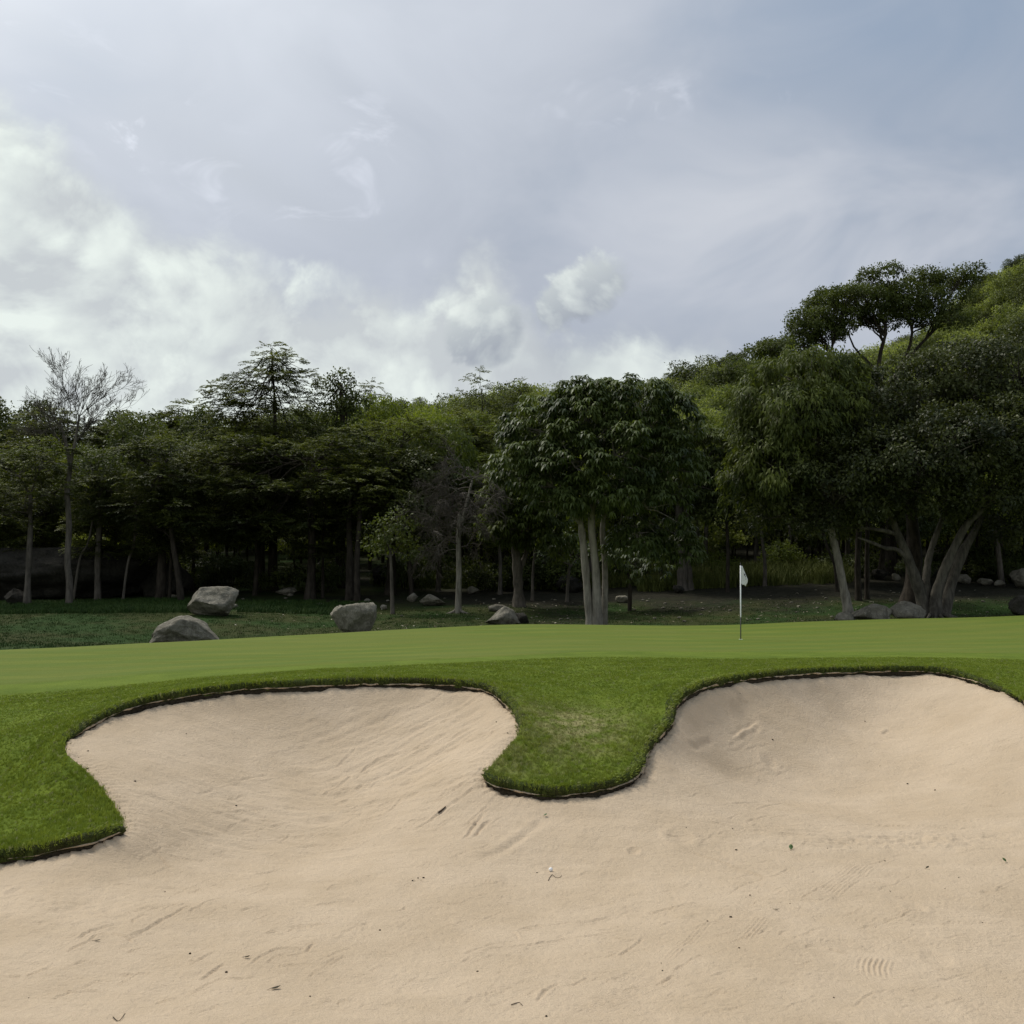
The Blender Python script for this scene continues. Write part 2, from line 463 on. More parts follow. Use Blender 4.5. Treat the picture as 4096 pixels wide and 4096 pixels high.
def gauss(nt, c, rx, ry):
    s_ = nt.n.new('ShaderNodeSeparateXYZ'); nt.put(s_.inputs[0], nt.pos)
    u = nt.m('DIVIDE', nt.m('SUBTRACT', s_.outputs[0], c[0]), rx); v = nt.m('DIVIDE', nt.m('SUBTRACT', s_.outputs[1], c[1]), ry)
    return nt.m('EXPONENT', nt.m('MULTIPLY', nt.m('ADD', nt.m('MULTIPLY', u, u), nt.m('MULTIPLY', v, v)), -1.0))


# sand
M_SAND, n = material('bunker_sand')
g1 = n.noise(n.pos, 95.0, 3, 0.75); g2 = n.noise(n.pos, 30.0, 4, 0.65); g3 = n.noise(n.pos, 0.9, 4, 0.6)
cS = n.mix(n.smooth(g3, 0.3, 0.7), (0.545, 0.427, 0.295), (0.628, 0.500, 0.358))
cS = n.mix(n.smooth(g1, 0.30, 0.62, 0.0, 0.30), cS, (0.40, 0.30, 0.19))
cS = n.mix(n.smooth(n.noise(n.pos, 2.6, 5, 0.7), 0.60, 0.74, 0.0, 0.16), cS, (0.45, 0.36, 0.25))
sg = n.n.new('ShaderNodeMapping'); sg.inputs['Scale'].default_value = (7, 30, 10); sg.inputs['Rotation'].default_value = (0, 0, -0.25); n.put(sg.inputs[0], n.pos)
g4 = n.noise(sg.outputs[0], 1.0, 4, 0.6, 0.8)
bmp = n.m('ADD', n.m('ADD', n.m('MULTIPLY', g1, 0.35), n.m('MULTIPLY', g2, 0.8)), n.m('MULTIPLY', g4, 0.35))
surf(n, cS, 0.95, 0.12, bmp, 0.9, 0.022)

# turf (rough, collar, green, far rough)
c_dry = hit(2290, 2900, GRZ, 8); c_dry2 = hit(1990, 3050, GRZ, 8)
M_GRASS, n = material('rough_grass')
a1 = n.noise(n.pos, 55.0, 3, 0.7); a2 = n.noise(n.pos, 3.2, 4, 0.6); a3 = n.noise(n.pos, 0.45, 3, 0.5)
cG = n.mix(n.smooth(a2, 0.3, 0.7), (0.100, 0.145, 0.012), (0.170, 0.220, 0.022))
cG = n.mix(n.smooth(a1, 0.35, 0.65, 0.0, 0.7), cG, (0.050, 0.078, 0.009))
dry = n.m('MULTIPLY', n.m('ADD', gauss(n, c_dry, 0.75, 0.9), n.m('MULTIPLY', gauss(n, c_dry2, .5, .5), .5)), n.smooth(n.noise(n.pos, 5.0, 5, 0.7), 0.35, 0.62))
cG = n.mix(n.m('MULTIPLY', dry, 0.8), cG, (0.33, 0.29, 0.14))
spx = n.n.new('ShaderNodeSeparateXYZ'); n.put(spx.inputs[0], n.pos)
far_y = n.smooth(spx.outputs[1], 23.0, 30.0)
# beyond the green: thin dark turf, bare earth and leaf litter under the trees; part of their darkness is cloud shade put into the colour
b1 = n.noise(n.pos, 0.22, 5, 0.65); b2 = n.noise(n.pos, 2.2, 5, 0.7); b3 = n.noise(n.pos, 9.0, 4, 0.75)
turf = n.mix(n.smooth(b1, 0.38, 0.58), (0.022, 0.052, 0.009), (0.042, 0.050, 0.013))
turf = n.mix(n.smooth(b3, 0.45, 0.7, 0, 0.5), turf, (0.050, 0.048, 0.020))
earth = n.mix(n.smooth(b2, 0.35, 0.7), (0.014, 0.014, 0.008), (0.034, 0.031, 0.020))
east_ = n.smooth(spx.outputs[0], -8.0, 2.0)
litter = n.m('ADD', n.m('MULTIPLY', east_, 0.42), n.m('ADD', n.m('MULTIPLY', n.smooth(spx.outputs[1], 50, 66), 0.6), n.m('MULTIPLY', n.m('SUBTRACT', n.noise(n.pos, 0.16, 4, 0.6), 0.5), 1.7)))
farc = n.mix(n.smooth(litter, 0.35, 0.85), turf, earth)
cG = n.mix(far_y, cG, farc)
surf(n, cG, 0.95, 0.1, n.m('ADD', n.m('MULTIPLY', a1, 0.6), n.m('MULTIPLY', b3, 0.6)), 0.8, 0.03)

M_BLADE, n = material('grass_blade')
oi = n.n.new('ShaderNodeObjectInfo').outputs['Random']
cB = n.mix(n.smooth(n.noise(n.pos, 2.6, 3, 0.6), 0.32, 0.68), (0.150, 0.205, 0.014), (0.250, 0.305, 0.028))
cB = n.mix(n.m('MULTIPLY', oi, 0.5), cB, (0.26, 0.32, 0.05))
dry = n.m('MULTIPLY', n.m('ADD', gauss(n, c_dry, 0.75, 0.9), n.m('MULTIPLY', gauss(n, c_dry2, .5, .5), .5)), n.smooth(n.noise(n.pos, 5.0, 5, 0.7), 0.35, 0.62))
cB = n.mix(n.m('MULTIPLY', dry, 0.85), cB, (0.40, 0.35, 0.18))
cB = n.mix(n.smooth(oi, 0.93, 0.97, 0, 0.7), cB, (0.40, 0.38, 0.20))
bp = n.n.new('ShaderNodeBsdfPrincipled'); n.put(bp.inputs['Base Color'], cB); bp.inputs['Roughness'].default_value = 0.55; bp.inputs['Specular IOR Level'].default_value = 0.25
tr = n.n.new('ShaderNodeBsdfTranslucent'); n.put(tr.inputs[0], cB)
mx = n.n.new('ShaderNodeMixShader'); mx.inputs[0].default_value = 0.3
n.l.new(bp.outputs[0], mx.inputs[1]); n.l.new(tr.outputs[0], mx.inputs[2]); n.l.new(mx.outputs[0], n.out.inputs[0])

M_COLLAR, n = material('collar_turf')
a1 = n.noise(n.pos, 40.0, 4, 0.7); a2 = n.noise(n.pos, 1.1, 4, 0.6)
cC = n.mix(n.smooth(a2, 0.3, 0.7), (0.105, 0.152, 0.018), (0.150, 0.200, 0.026))
cC = n.mix(n.smooth(a1, 0.4, 0.7, 0, 0.55), cC, (0.066, 0.098, 0.012))
surf(n, cC, 0.95, 0.1, a1, 0.7, 0.02)

M_GREEN, n = material('putting_green')
mp = n.n.new('ShaderNodeMapping'); mp.inputs['Scale'].default_value = (0.30, 1.9, 1); mp.inputs['Rotation'].default_value = (0, 0, 0.06); n.put(mp.inputs[0], n.pos)
a1 = n.noise(mp.outputs[0], 1.0, 5, 0.65); a2 = n.noise(n.pos, 0.22, 4, 0.6); a3 = n.noise(n.pos, 28.0, 4, 0.75); a4 = n.noise(n.pos, 3.0, 4, 0.65)
wv = n.n.new('ShaderNodeTexWave'); wv.inputs['Scale'].default_value = 0.20; wv.inputs['Distortion'].default_value = 1.2; wv.inputs['Detail'].default_value = 1.0
mp2 = n.n.new('ShaderNodeMapping'); mp2.inputs['Rotation'].default_value = (0, 0, 1.15); n.put(mp2.inputs[0], n.pos); n.put(wv.inputs['Vector'], mp2.outputs[0])
cP = n.mix(n.smooth(a1, 0.3, 0.7), (0.112, 0.146, 0.021), (0.156, 0.190, 0.033))
cP = n.mix(n.smooth(wv.outputs[1], 0.35, 0.65, 0, 0.7), cP, (0.108, 0.156, 0.026))
cP = n.mix(n.smooth(a2, 0.40, 0.64, 0, 0.5), cP, (0.150, 0.172, 0.036))
cP = n.mix(n.smooth(a3, 0.42, 0.70, 0, 0.5), cP, (0.085, 0.116, 0.014))
cP = n.mix(n.smooth(a4, 0.58, 0.74, 0, 0.35), cP, (0.185, 0.195, 0.060))
surf(n, cP, 0.95, 0.1, n.m('ADD', a3, n.m('MULTIPLY', a4, 2.0)), 0.6, 0.012)

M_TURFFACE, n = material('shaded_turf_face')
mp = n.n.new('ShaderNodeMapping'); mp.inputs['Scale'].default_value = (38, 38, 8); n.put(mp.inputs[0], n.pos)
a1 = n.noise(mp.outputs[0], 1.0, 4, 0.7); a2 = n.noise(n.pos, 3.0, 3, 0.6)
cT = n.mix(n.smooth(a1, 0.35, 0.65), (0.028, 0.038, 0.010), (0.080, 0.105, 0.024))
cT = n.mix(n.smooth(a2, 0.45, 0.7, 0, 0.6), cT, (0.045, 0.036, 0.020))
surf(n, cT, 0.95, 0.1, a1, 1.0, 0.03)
M_SOIL, n = material('bare_soil')
a1 = n.noise(n.pos, 30.0, 5, 0.7)
surf(n, n.mix(n.smooth(a1, 0.3, 0.7), (0.026, 0.022, 0.015), (0.070, 0.058, 0.040)), 0.95, 0.1, a1, 1.0, 0.03)

M_HANG, n = material('shaded_hanging_grass')  # lip blades in a darker green: shade of the hanging face put into the colour
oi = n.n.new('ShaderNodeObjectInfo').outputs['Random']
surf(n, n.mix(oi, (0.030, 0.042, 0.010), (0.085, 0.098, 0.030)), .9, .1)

# ------------------------------------------------------------------ ground sheet (turf), open where the bunker is
pts = [tuple(p) for p in POLY]
edges = [(i, (i + 1) % NS) for i in range(NS)]
gx, gy = [], []
def add_grid(x0, x1, y0, y1, st, jit=0.25):
    xs, ys = np.meshgrid(np.arange(x0, x1, st), np.arange(y0, y1, st))
    gx.append(xs.ravel() + RNG.uniform(-jit, jit, xs.size) * st); gy.append(ys.ravel() + RNG.uniform(-jit, jit, xs.size) * st)
add_grid(-13, 13.01, 0, 24.01, 0.22)
def ring_grid(x0, x1, y0, y1, st, hole):
    xs, ys = np.meshgrid(np.arange(x0, x1, st), np.arange(y0, y1, st)); xs = xs.ravel(); ys = ys.ravel()
    k = ~((xs > hole[0]) & (xs < hole[1]) & (ys > hole[2]) & (ys < hole[3]))
    gx.append(xs[k] + RNG.uniform(-.2, .2, k.sum()) * st); gy.append(ys[k] + RNG.uniform(-.2, .2, k.sum()) * st)
ring_grid(-48, 48.1, -6, 80, 0.8, (-13.4, 13.4, -0.4, 24.4))
ring_grid(-130, 175, -30, 300, 4.0, (-49, 49, -8, 81))
ring_grid(-1500, 1501, -300, 1500, 60.0, (-140, 185, -40, 310))
gx = np.concatenate(gx); gy = np.concatenate(gy)
dd, _ = poly_dist(gx, gy)
keep = (~in_poly(gx, gy, POLY[::4])) & (dd > 0.09)
gx, gy, dd = gx[keep], gy[keep], dd[keep]
# a fine row just outside the edge keeps the turf's rounded shoulder
out1 = POLY - LNRM[:, :2] * 0.10
allp = [Vector(p) for p in pts] + [Vector((a, b)) for a, b in zip(gx, gy)] + [Vector(p) for p in out1[::2]]
vo, eo, fo, *_ = delaunay_2d_cdt(allp, edges, [], 0, 1e-5)
V2 = np.array([(v.x, v.y) for v in vo]); F = np.array([f for f in fo if len(f) == 3])
cen = V2[F].mean(1)
F = F[~in_poly(cen[:, 0], cen[:, 1], POLY)]
gz = ground_z(V2[:, 0], V2[:, 1])
edist, eidx = poly_dist(V2[:, 0], V2[:, 1], 1)
wgt = np.exp(-(edist / 0.30) ** 2)                                       # hug the lip exactly, rounded shoulder
gz = gz * (1 - wgt) + (LIP[eidx, 2] + LH[eidx] + 0.02 * (edist / 0.2).clip(0, 1)) * wgt
gz += fbm2(V2[:, 0] * 4, V2[:, 1] * 4, 3, 31) * 0.014 * (edist.clip(0, 0.3) / 0.3) * (V2[:, 1] < 22)
ground_v = np.column_stack([V2, gz])
me = mesh_np('ground', ground_v, [F], [M_GRASS], smooth=True)
ground = tag(obj('ground', me), kind='structure')

# ------------------------------------------------------------------ collar and putting green, sheets over the turf
def strip(name, mat, front_px, back, lift, nx, ny):
    fr = catmull([hit(px, py, ground_z, 8.0)[:2] for px, py in front_px], 8)
    bk = catmull(back, 8)
    def res(c, k):
        s_ = np.concatenate([[0], np.cumsum(np.linalg.norm(np.diff(c, axis=0), axis=1))]); t_ = np.linspace(0, s_[-1], k)
        return np.stack([np.interp(t_, s_, c[:, 0]), np.interp(t_, s_, c[:, 1])], 1)
    fr = res(fr, nx); bk = res(bk, nx)
    tv = np.linspace(0, 1, ny)[:, None, None]
    g = fr[None] * (1 - tv) + bk[None] * tv
    x = g[..., 0]; y = g[..., 1]; z = ground_z(x, y) + lift
    z[0] -= lift + 0.01; z[-1] -= lift + 0.02
    vv = np.stack([x, y, z], -1).reshape(-1, 3)
    i = np.arange((ny - 1) * nx).reshape(ny - 1, nx)[:, :-1].ravel()
    f = np.stack([i, i + 1, i + 1 + nx, i + nx], 1)
    o = obj(name, mesh_np(name, vv, [f], [mat], smooth=True))
    return tag(o, kind='structure'), fr
backs = [P(px, py, d + 2.6)[:2] * 1.0 for px, py, d in CREST]
GREEN_F = [(-900, 2800), (-400, 2775), (0, 2748), (435, 2716), (760, 2690), (1500, 2655), (2065, 2627), (2470, 2611), (3200, 2614), (4096, 2620), (4500, 2622), (5100, 2625)]
COLL_F = [(-900, 2850), (-400, 2820), (0, 2785), (435, 2752), (760, 2716), (1500, 2668), (2065, 2642), (2470, 2630), (3200, 2634), (4096, 2641), (4500, 2644), (5100, 2648)]
backs2 = [P(px, py, d + 3.4)[:2] for px, py, d in CREST]
collar, COLL_LINE = strip('green_collar', M_COLLAR, COLL_F, backs2, 0.018, 260, 60)
green, _ = strip('putting_green', M_GREEN, GREEN_F, backs, 0.034, 260, 60)

# ------------------------------------------------------------------ bunker sand with rake marks, scuffs and drag lines
us = np.linspace(-0.72, 0.72, 1250)
ys = []
y_ = 2.4
while y_ < 19.0:
    ys.append(y_); y_ += 0.10 if y_ < 5.6 else (0.012 + 0.0012 * y_)
ys = np.array(ys)
U, Yg = np.meshgrid(us, ys); Ym = np.maximum(Yg, 6.0)
Xg = np.where(np.abs(U) <= 0.6, U * Ym, np.sign(U) * (0.6 * Ym + (np.abs(U) - 0.6) / 0.12 * (11.5 - 0.6 * Ym)))
SX = Xg.ravel(); SY = Yg.ravel()
SZ = SANDZ(SX, SY)
pd, pi_ = poly_dist(SX, SY, 2)
inside = in_poly(SX, SY, POLY[::2])
k = np.exp(-(pd / 0.22) ** 2)
SZ = SZ * (1 - k) + (LIP[pi_, 2]) * k
disp = fbm2(SX * 1.1, SY * 1.1, 3, 40) * 0.028 + fbm2(SX * 4.2, SY * 4.2, 3, 44) * 0.011
# scuffed bowl of the left bunker: creases that run down the face
def patch(px, py, rx, ry):
    c = hit(px, py, SANDZ); return np.exp(-(((SX - c[0]) / rx) ** 2 + ((SY - c[1]) / ry) ** 2))
def ridged(x, y, seed, oct=3): return 1 - 2 * np.abs(fbm2(x, y, oct, seed) * 1.6)
cs, sn = math.cos(0.62), math.sin(0.62)
ru = SX * cs + SY * sn; rv = -SX * sn + SY * cs
disp += patch(1650, 3000, 1.5, 1.5) * ridged(ru * 1.2, rv * 6.5, 50) * 0.020
disp += patch(1450, 3200, 1.9, 0.9) * ridged(SX * 1.6, SY * 5.5, 54) * 0.016
disp += patch(1000, 3330, 2.4, 0.9) * ridged(SX * 0.9 + SY * 0.5, SY * 6.0, 56) * 0.014
disp += patch(3500, 3360, 2.2, 0.5) * ridged(SX * 2.2, SY * 7.0, 58) * 0.014
disp += patch(3600, 3370, 1.1, 0.35) * fbm2(SX * 16, SY * 16, 2, 60) * 0.03
disp += patch(300, 3640, 1.2, 0.8) * fbm2(SX * 12, SY * 12, 2, 62) * 0.018
disp += ridged(SX * 0.55 - SY * 0.2, SY * 2.6 + SX * 0.5, 64) * 0.006 + ridged(SX * 2.1 - SY * 0.8, SY * 9 + SX * 2.2, 66) * 0.0035 + fbm2(SX * 22, SY * 22, 2, 68) * 0.005
SZ0 = SZ.copy()
GRV = []      # (polyline in pixels, half width m, depth m)
def z7(l, wd=0.012, dp=0.016): GRV.append(([(x * 1.087, 3200 + y * 1.087) for x, y in l], wd, dp))
def z8(l, wd=0.012, dp=0.015): GRV.append(([(1900 + x * 1.1366, 3200 + y * 1.1366) for x, y in l], wd, dp))
def z5(l, wd=0.015, dp=0.019): GRV.append(([(x * 1.087, 2500 + y * 1.087) for x, y in l], wd, dp))
for l in ([(290, 520), (345, 480), (430, 460)], [(240, 570), (385, 505), (510, 530)], [(455, 510), (530, 485), (610, 445), (720, 390)], [(490, 465), (520, 438), (560, 435)],
          [(920, 625), (1010, 563), (1130, 553)], [(1130, 560), (1150, 543), (1215, 543)], [(1000, 620), (1185, 610)], [(735, 675), (810, 620), (830, 615)], [(815, 665), (940, 655)],
          [(1130, 400), (1270, 375)], [(1050, 480), (1190, 462)], [(975, 500), (1030, 497)], [(450, 40), (640, 105)], [(460, 60), (600, 100), (730, 160)], [(640, 105), (760, 135), (940, 155), (1080, 135)],
          [(985, 112), (1085, 88)], [(1030, 165), (1075, 135)], [(500, 170), (620, 215), (770, 230)], [(570, 320), (700, 330)], [(555, 190), (640, 260)], [(850, 295), (900, 293)], [(930, 285), (1040, 263)],
          [(1080, 185), (1170, 175)], [(0, 660), (75, 658)], [(95, 655), (190, 615)], [(265, 610), (325, 595)], [(230, 712), (390, 705)], [(400, 645), (560, 640)], [(690, 600), (760, 590)], [(880, 420), (960, 400)]): z7(l)
for l in ([(135, 470), (220, 452), (410, 430), (490, 410)], [(135, 470), (155, 500)], [(0, 540), (200, 515), (360, 490), (560, 460)], [(590, 410), (700, 390), (800, 370)], [(510, 555), (600, 485)],
          [(920, 95), (1280, 95), (1380, 90), (1560, 100)], [(740, 180), (860, 225), (1050, 290)], [(1160, 525), (1200, 515), (1330, 545)], [(210, 720), (300, 655)], [(1400, 90), (1760, 100)],
          [(650, 130), (760, 125)], [(690, 155), (770, 140)], [(1260, 140), (1330, 165)], [(1370, 290), (1450, 295)]): z8(l)
z8([(0, 212), (70, 200), (110, 175), (180, 130), (215, 95), (245, 65)], 0.05, 0.018)
for l in ([(450, 680), (640, 750)], [(560, 690), (720, 740)], [(1160, 650), (1400, 500), (1640, 430)], [(1240, 640), (1500, 520), (1890, 380)], [(1480, 330), (1590, 290), (1640, 250)],
          [(1550, 690), (1720, 590), (1840, 480)], [(1500, 780), (1700, 650), (1800, 560)], [(1590, 720), (1700, 640)], [(1300, 740), (1430, 700), (1480, 640)], [(1190, 630), (1290, 610)],
          [(760, 700), (900, 690)], [(920, 720), (1050, 735)], [(1070, 790), (1170, 775)], [(1260, 320), (1290, 310)], [(1700, 800), (1790, 700)], [(1740, 790), (1810, 720)], [(1560, 380), (1740, 330)]): z5(l)
def zr(l, wd=0.018, dp=0.014): GRV.append((l, wd, dp))
zr([(2932, 2960), (2975, 2930), (2990, 2925), (3040, 2890)], 0.03, -0.03); zr([(2950, 2815), (3000, 2830)]); zr([(3035, 2820), (3060, 2835)]); zr([(2760, 3010), (2860, 2960)], .04, .02); zr([(3530, 2935), (3560, 2920)], .03, .03)
lrng = random.Random(5)
for _ in range(420):            # many faint short strokes left by the rake
    px = lrng.uniform(50, 4050); py = lrng.uniform(3330, 4080); L = lrng.uniform(40, 190); sl = lrng.uniform(-0.5, 0.15)
    zr([(px, py), (px + L * .5, py + sl * L * .5 + lrng.uniform(-8, 8)), (px + L, py + sl * L)], lrng.uniform(0.006, 0.011), lrng.uniform(0.004, 0.011))
for _ in range(260):            # combed and scuffed faces of the two bowls
    px = lrng.uniform(450, 1950) if lrng.random() < .7 else lrng.uniform(2750, 4000); py = lrng.uniform(2880, 3340); L = lrng.uniform(30, 120)
    sl = lrng.uniform(-0.9, -0.3) if 1300 < px < 2000 else (lrng.uniform(0.2, 0.6) if px < 800 else lrng.uniform(-0.3, 0.2))
    zr([(px, py), (px + L * .5, py + sl * L * .5 + lrng.uniform(-6, 6)), (px + L, py + sl * L)], lrng.uniform(0.009, 0.018), lrng.uniform(0.005, 0.013))
GRV = [g_ for g_ in GRV if all(in_poly(np.array([hit(px, py, SANDZ)[0]]), np.array([hit(px, py, SANDZ)[1]]), POLY[::6])[0] for px, py in g_[0])]
for (poly, wd, dp) in GRV:
    q = np.array([hit(px, py, SANDZ)[:2] for px, py in poly])
    q = catmull(q, 5) if len(q) > 2 else np.linspace(q[0], q[1], 6)
    lo = q.min(0) - 0.3; hi = q.max(0) + 0.3
    s_ = np.nonzero((SX > lo[0]) & (SX < hi[0]) & (SY > lo[1]) & (SY < hi[1]))[0]
    if not len(s_): continue
    ax, ay = SX[s_], SY[s_]
    jx = fbm2(ax * 6, ay * 6, 3, 71) * 0.035
    best = np.full(len(s_), 9.0); sgn = np.zeros(len(s_)); par = np.zeros(len(s_))
    for j in range(len(q) - 1):
        a = q[j]; b = q[j + 1]; ab = b - a; L2 = ab @ ab + 1e-9
        t = np.clip(((ax - a[0]) * ab[0] + (ay - a[1]) * ab[1]) / L2, 0, 1)
        ex = ax - a[0] - t * ab[0]; ey = ay - a[1] - t * ab[1]; d = np.hypot(ex, ey)
        u = d < best; best[u] = d[u]; sgn[u] = np.sign(ex * ab[1] - ey * ab[0])[u]; par[u] = ((j + t) / (len(q) - 1))[u]
    dsg = best * sgn + jx
    fade = smoothstep(par, 0, .18) * smoothstep(1 - par, 0, .18) * (0.75 + 0.5 * fbm2(ax * 5, ay * 5, 2, 73))
    disp[s_] += fade * dp * (-np.exp(-(dsg / wd) ** 2) + 0.75 * np.exp(-((dsg + wd * 1.9) / (wd * 1.1)) ** 2) + 0.2 * np.exp(-((dsg - wd * 1.9) / (wd * 1.2)) ** 2))
# combed patches from the rake head
def comb(a_px, b_px, half, lam, amp, along=True, curve=0.0):
    a = hit(*a_px, SANDZ)[:2]; b = hit(*b_px, SANDZ)[:2]; d = b - a; L = np.linalg.norm(d); d /= L; nn = np.array((-d[1], d[0]))
    t = (SX - a[0]) * d[0] + (SY - a[1]) * d[1]; v = (SX - a[0]) * nn[0] + (SY - a[1]) * nn[1] + curve * (t - L / 2) ** 2
    m_ = smoothstep(t, -0.05, 0.1) * smoothstep(L - t, -0.05, 0.1) * smoothstep(half - np.abs(v), -0.02, 0.06)
    c = v if along else t + curve * v * v
    ph = 2 * np.pi * (c + fbm2(SX * 2, SY * 2, 2, 80) * 0.012) / lam
    return m_ * amp * np.sin(ph) * (0.7 + 0.6 * fbm2(SX * 4, SY * 4, 2, 83))
for args in (((2310, 4070), (2760, 3885), 0.13, 0.036, 0.006), ((2930, 3650), (3280, 3590), 0.13, 0.040, 0.006), ((3310, 3575), (3460, 3460), 0.16, 0.040, 0.006),
             ((2670, 3850), (2830, 3700), 0.07, 0.034, 0.006), ((2980, 3760), (3060, 3680), 0.09, 0.036, 0.006), ((1990, 3455), (2070, 3440), 0.10, .04, .008),
             ((3560, 3970), (3720, 3930), 0.10, 0.038, 0.005), ((3800, 4085), (3990, 4080), 0.08, 0.036, 0.005), ((1600, 3560), (1700, 3500), .09, .04, .005)):
    disp += comb(*args)
disp += comb((3420, 3860), (3570, 3880), 0.20, 0.040, 0.009, along=False, curve=-0.6)
# small dimples: footmarks and ball pits
for (px, py, r_, dp) in ((2535, 3415, 0.05, 0.02), (3080, 3050, 0.09, 0.02), (3750, 3835, 0.09, 0.012), (3660, 3635, 0.07, 0.015), (60, 3570, 0.06, 0.012), (2200, 3480, 0.045, 0.006), (2720, 3350, 0.12, .02), (2980, 2870, .16, .02)):
    c = hit(px, py, SANDZ); r2 = np.hypot((SX - c[0]) + 0.02 * vnoise(SX * 20, SY * 20, 5), (SY - c[1]) * 0.7)
    disp += -dp * np.exp(-(r2 / r_) ** 2) + dp * 0.5 * np.exp(-((r2 - r_ * 1.5) / (r_ * 0.4)) ** 2)
far_edge = smoothstep(pd, 0.02, 0.35)
SZ = SZ + disp * np.where(inside, far_edge, 0) + (fbm2(SX * 2.2, SY * 2.2, 4, 47) * 0.07 + fbm2(SX * 9, SY * 9, 2, 49) * 0.03) * np.exp(-(pd / 0.16) ** 2)
SZ = np.where(inside, SZ, SZ - 0.10 * smoothstep(pd, 0.0, 0.08) - 0.10 * smoothstep(pd, 0.1, 0.35))
nx = len(us)
i = np.arange((len(ys) - 1) * nx).reshape(len(ys) - 1, nx)[:, :-1].ravel()
F4 = np.stack([i, i + 1, i + 1 + nx, i + nx], 1)
ok = inside | (pd < 0.40)
F4 = F4[ok[F4].all(1)]
used = np.unique(F4); remap = -np.ones(len(SX), int); remap[used] = np.arange(len(used))
me = mesh_np('bunker_sand', np.column_stack([SX, SY, SZ])[used], [remap[F4]], [M_SAND], smooth=True)
sand = tag(obj('bunker_sand', me), kind='structure')
def sand_at(px, py):
    p = hit(px, py, SANDZ)
    j = np.argmin((SX - p[0]) ** 2 + (SY - p[1]) ** 2)
    return np.array((p[0], p[1], SZ[j]))

# ------------------------------------------------------------------ bunker lip: hanging turf face, a seam of blown sand, bare soil below
def ribbon(prof):
    """prof: list of (outward metres (-) / into the bunker (+), height fraction 0..1, noise amplitude)"""
    rows = []
    for j, (o_, h_, na) in enumerate(prof):
        wob = (fbm2(tt * 5 + j * 17, tt * 0 + j * 3.3, 4, 90 + j) + 0.6 * fbm2(tt * 0.9 + j * 7, tt * 0, 2, 190 + j)) * na
        p = LIP + LNRM * ((o_ + wob) * smoothstep(_face, .1, .5) - 0.08 * (1 - smoothstep(_face, .1, .5)))[:, None]
        p = p.copy(); p[:, 2] = LIP[:, 2] + LH * h_ + fbm2(tt * 9 + j * 5, tt * 0, 3, 95 + j) * na * 0.5
        if h_ < 0: p[:, 2] = LIP[:, 2] - 0.15
        rows.append(p)
    v = np.concatenate(rows); f = []
    a = np.arange(NS); b = (a + 1) % NS
    for j in range(len(prof) - 1):
        f.append(np.stack([a + j * NS, b + j * NS, b + (j + 1) * NS, a + (j + 1) * NS], 1))
    return v, np.concatenate(f)
lip_root = bpy.data.objects.new('bunker_lip', None); COL.objects.link(lip_root); tag(lip_root, kind='structure')
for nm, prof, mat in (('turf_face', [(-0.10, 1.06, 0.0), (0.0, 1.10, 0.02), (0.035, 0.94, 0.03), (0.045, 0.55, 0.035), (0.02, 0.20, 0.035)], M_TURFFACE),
                      ('sand_seam', [(0.0, 0.46, 0.01), (0.040, 0.44, 0.06), (0.041, 0.38, 0.06), (0.0, 0.34, 0.01)], M_SAND),
                      ('soil_face', [(-0.02, 0.40, 0.01), (0.03, 0.30, 0.03), (0.03, 0.08, 0.03), (0.03, -0.45, 0.0)], M_SOIL)):
    v, f = ribbon(prof)
    obj(nm, mesh_np(nm, v, [f], [mat], smooth=True), lip_root)

# ------------------------------------------------------------------ instanced grass (nobody could count it)
def instancer(name, pts, rot, scl, proto_me, kind='stuff', label=None, cat=None):
    me = bpy.data.meshes.new(name); me.vertices.add(len(pts)); me.vertices.foreach_set('co', np.asarray(pts, np.float32).ravel())
    a = me.attributes.new('rot', 'FLOAT_VECTOR', 'POINT'); a.data.foreach_set('vector', np.asarray(rot, np.float32).ravel())
    a = me.attributes.new('scl', 'FLOAT', 'POINT'); a.data.foreach_set('value', np.asarray(scl, np.float32))
    o = obj(name, me); tag(o, label, cat, kind=kind)
    pr = bpy.data.objects.new(name + '_source', proto_me)
    ng = bpy.data.node_groups.new(name, 'GeometryNodeTree')
    ng.interface.new_socket('Geometry', in_out='INPUT', socket_type='NodeSocketGeometry')
    ng.interface.new_socket('Geometry', in_out='OUTPUT', socket_type='NodeSocketGeometry')
    N_ = ng.nodes; gi = N_.new('NodeGroupInput'); go = N_.new('NodeGroupOutput')
    ip = N_.new('GeometryNodeInstanceOnPoints'); oi_ = N_.new('GeometryNodeObjectInfo'); oi_.inputs['Object'].default_value = pr
    ra = N_.new('GeometryNodeInputNamedAttribute'); ra.data_type = 'FLOAT_VECTOR'; ra.inputs['Name'].default_value = 'rot'
    sa = N_.new('GeometryNodeInputNamedAttribute'); sa.data_type = 'FLOAT'; sa.inputs['Name'].default_value = 'scl'
    L = ng.links
    L.new(gi.outputs[0], ip.inputs['Points']); L.new(oi_.outputs['Geometry'], ip.inputs['Instance'])
    L.new(ra.outputs[0], ip.inputs['Rotation']); L.new(sa.outputs[0], ip.inputs['Scale']); L.new(ip.outputs[0], go.inputs[0])
    md = o.modifiers.new('scatter', 'NODES'); md.node_group = ng
    return o


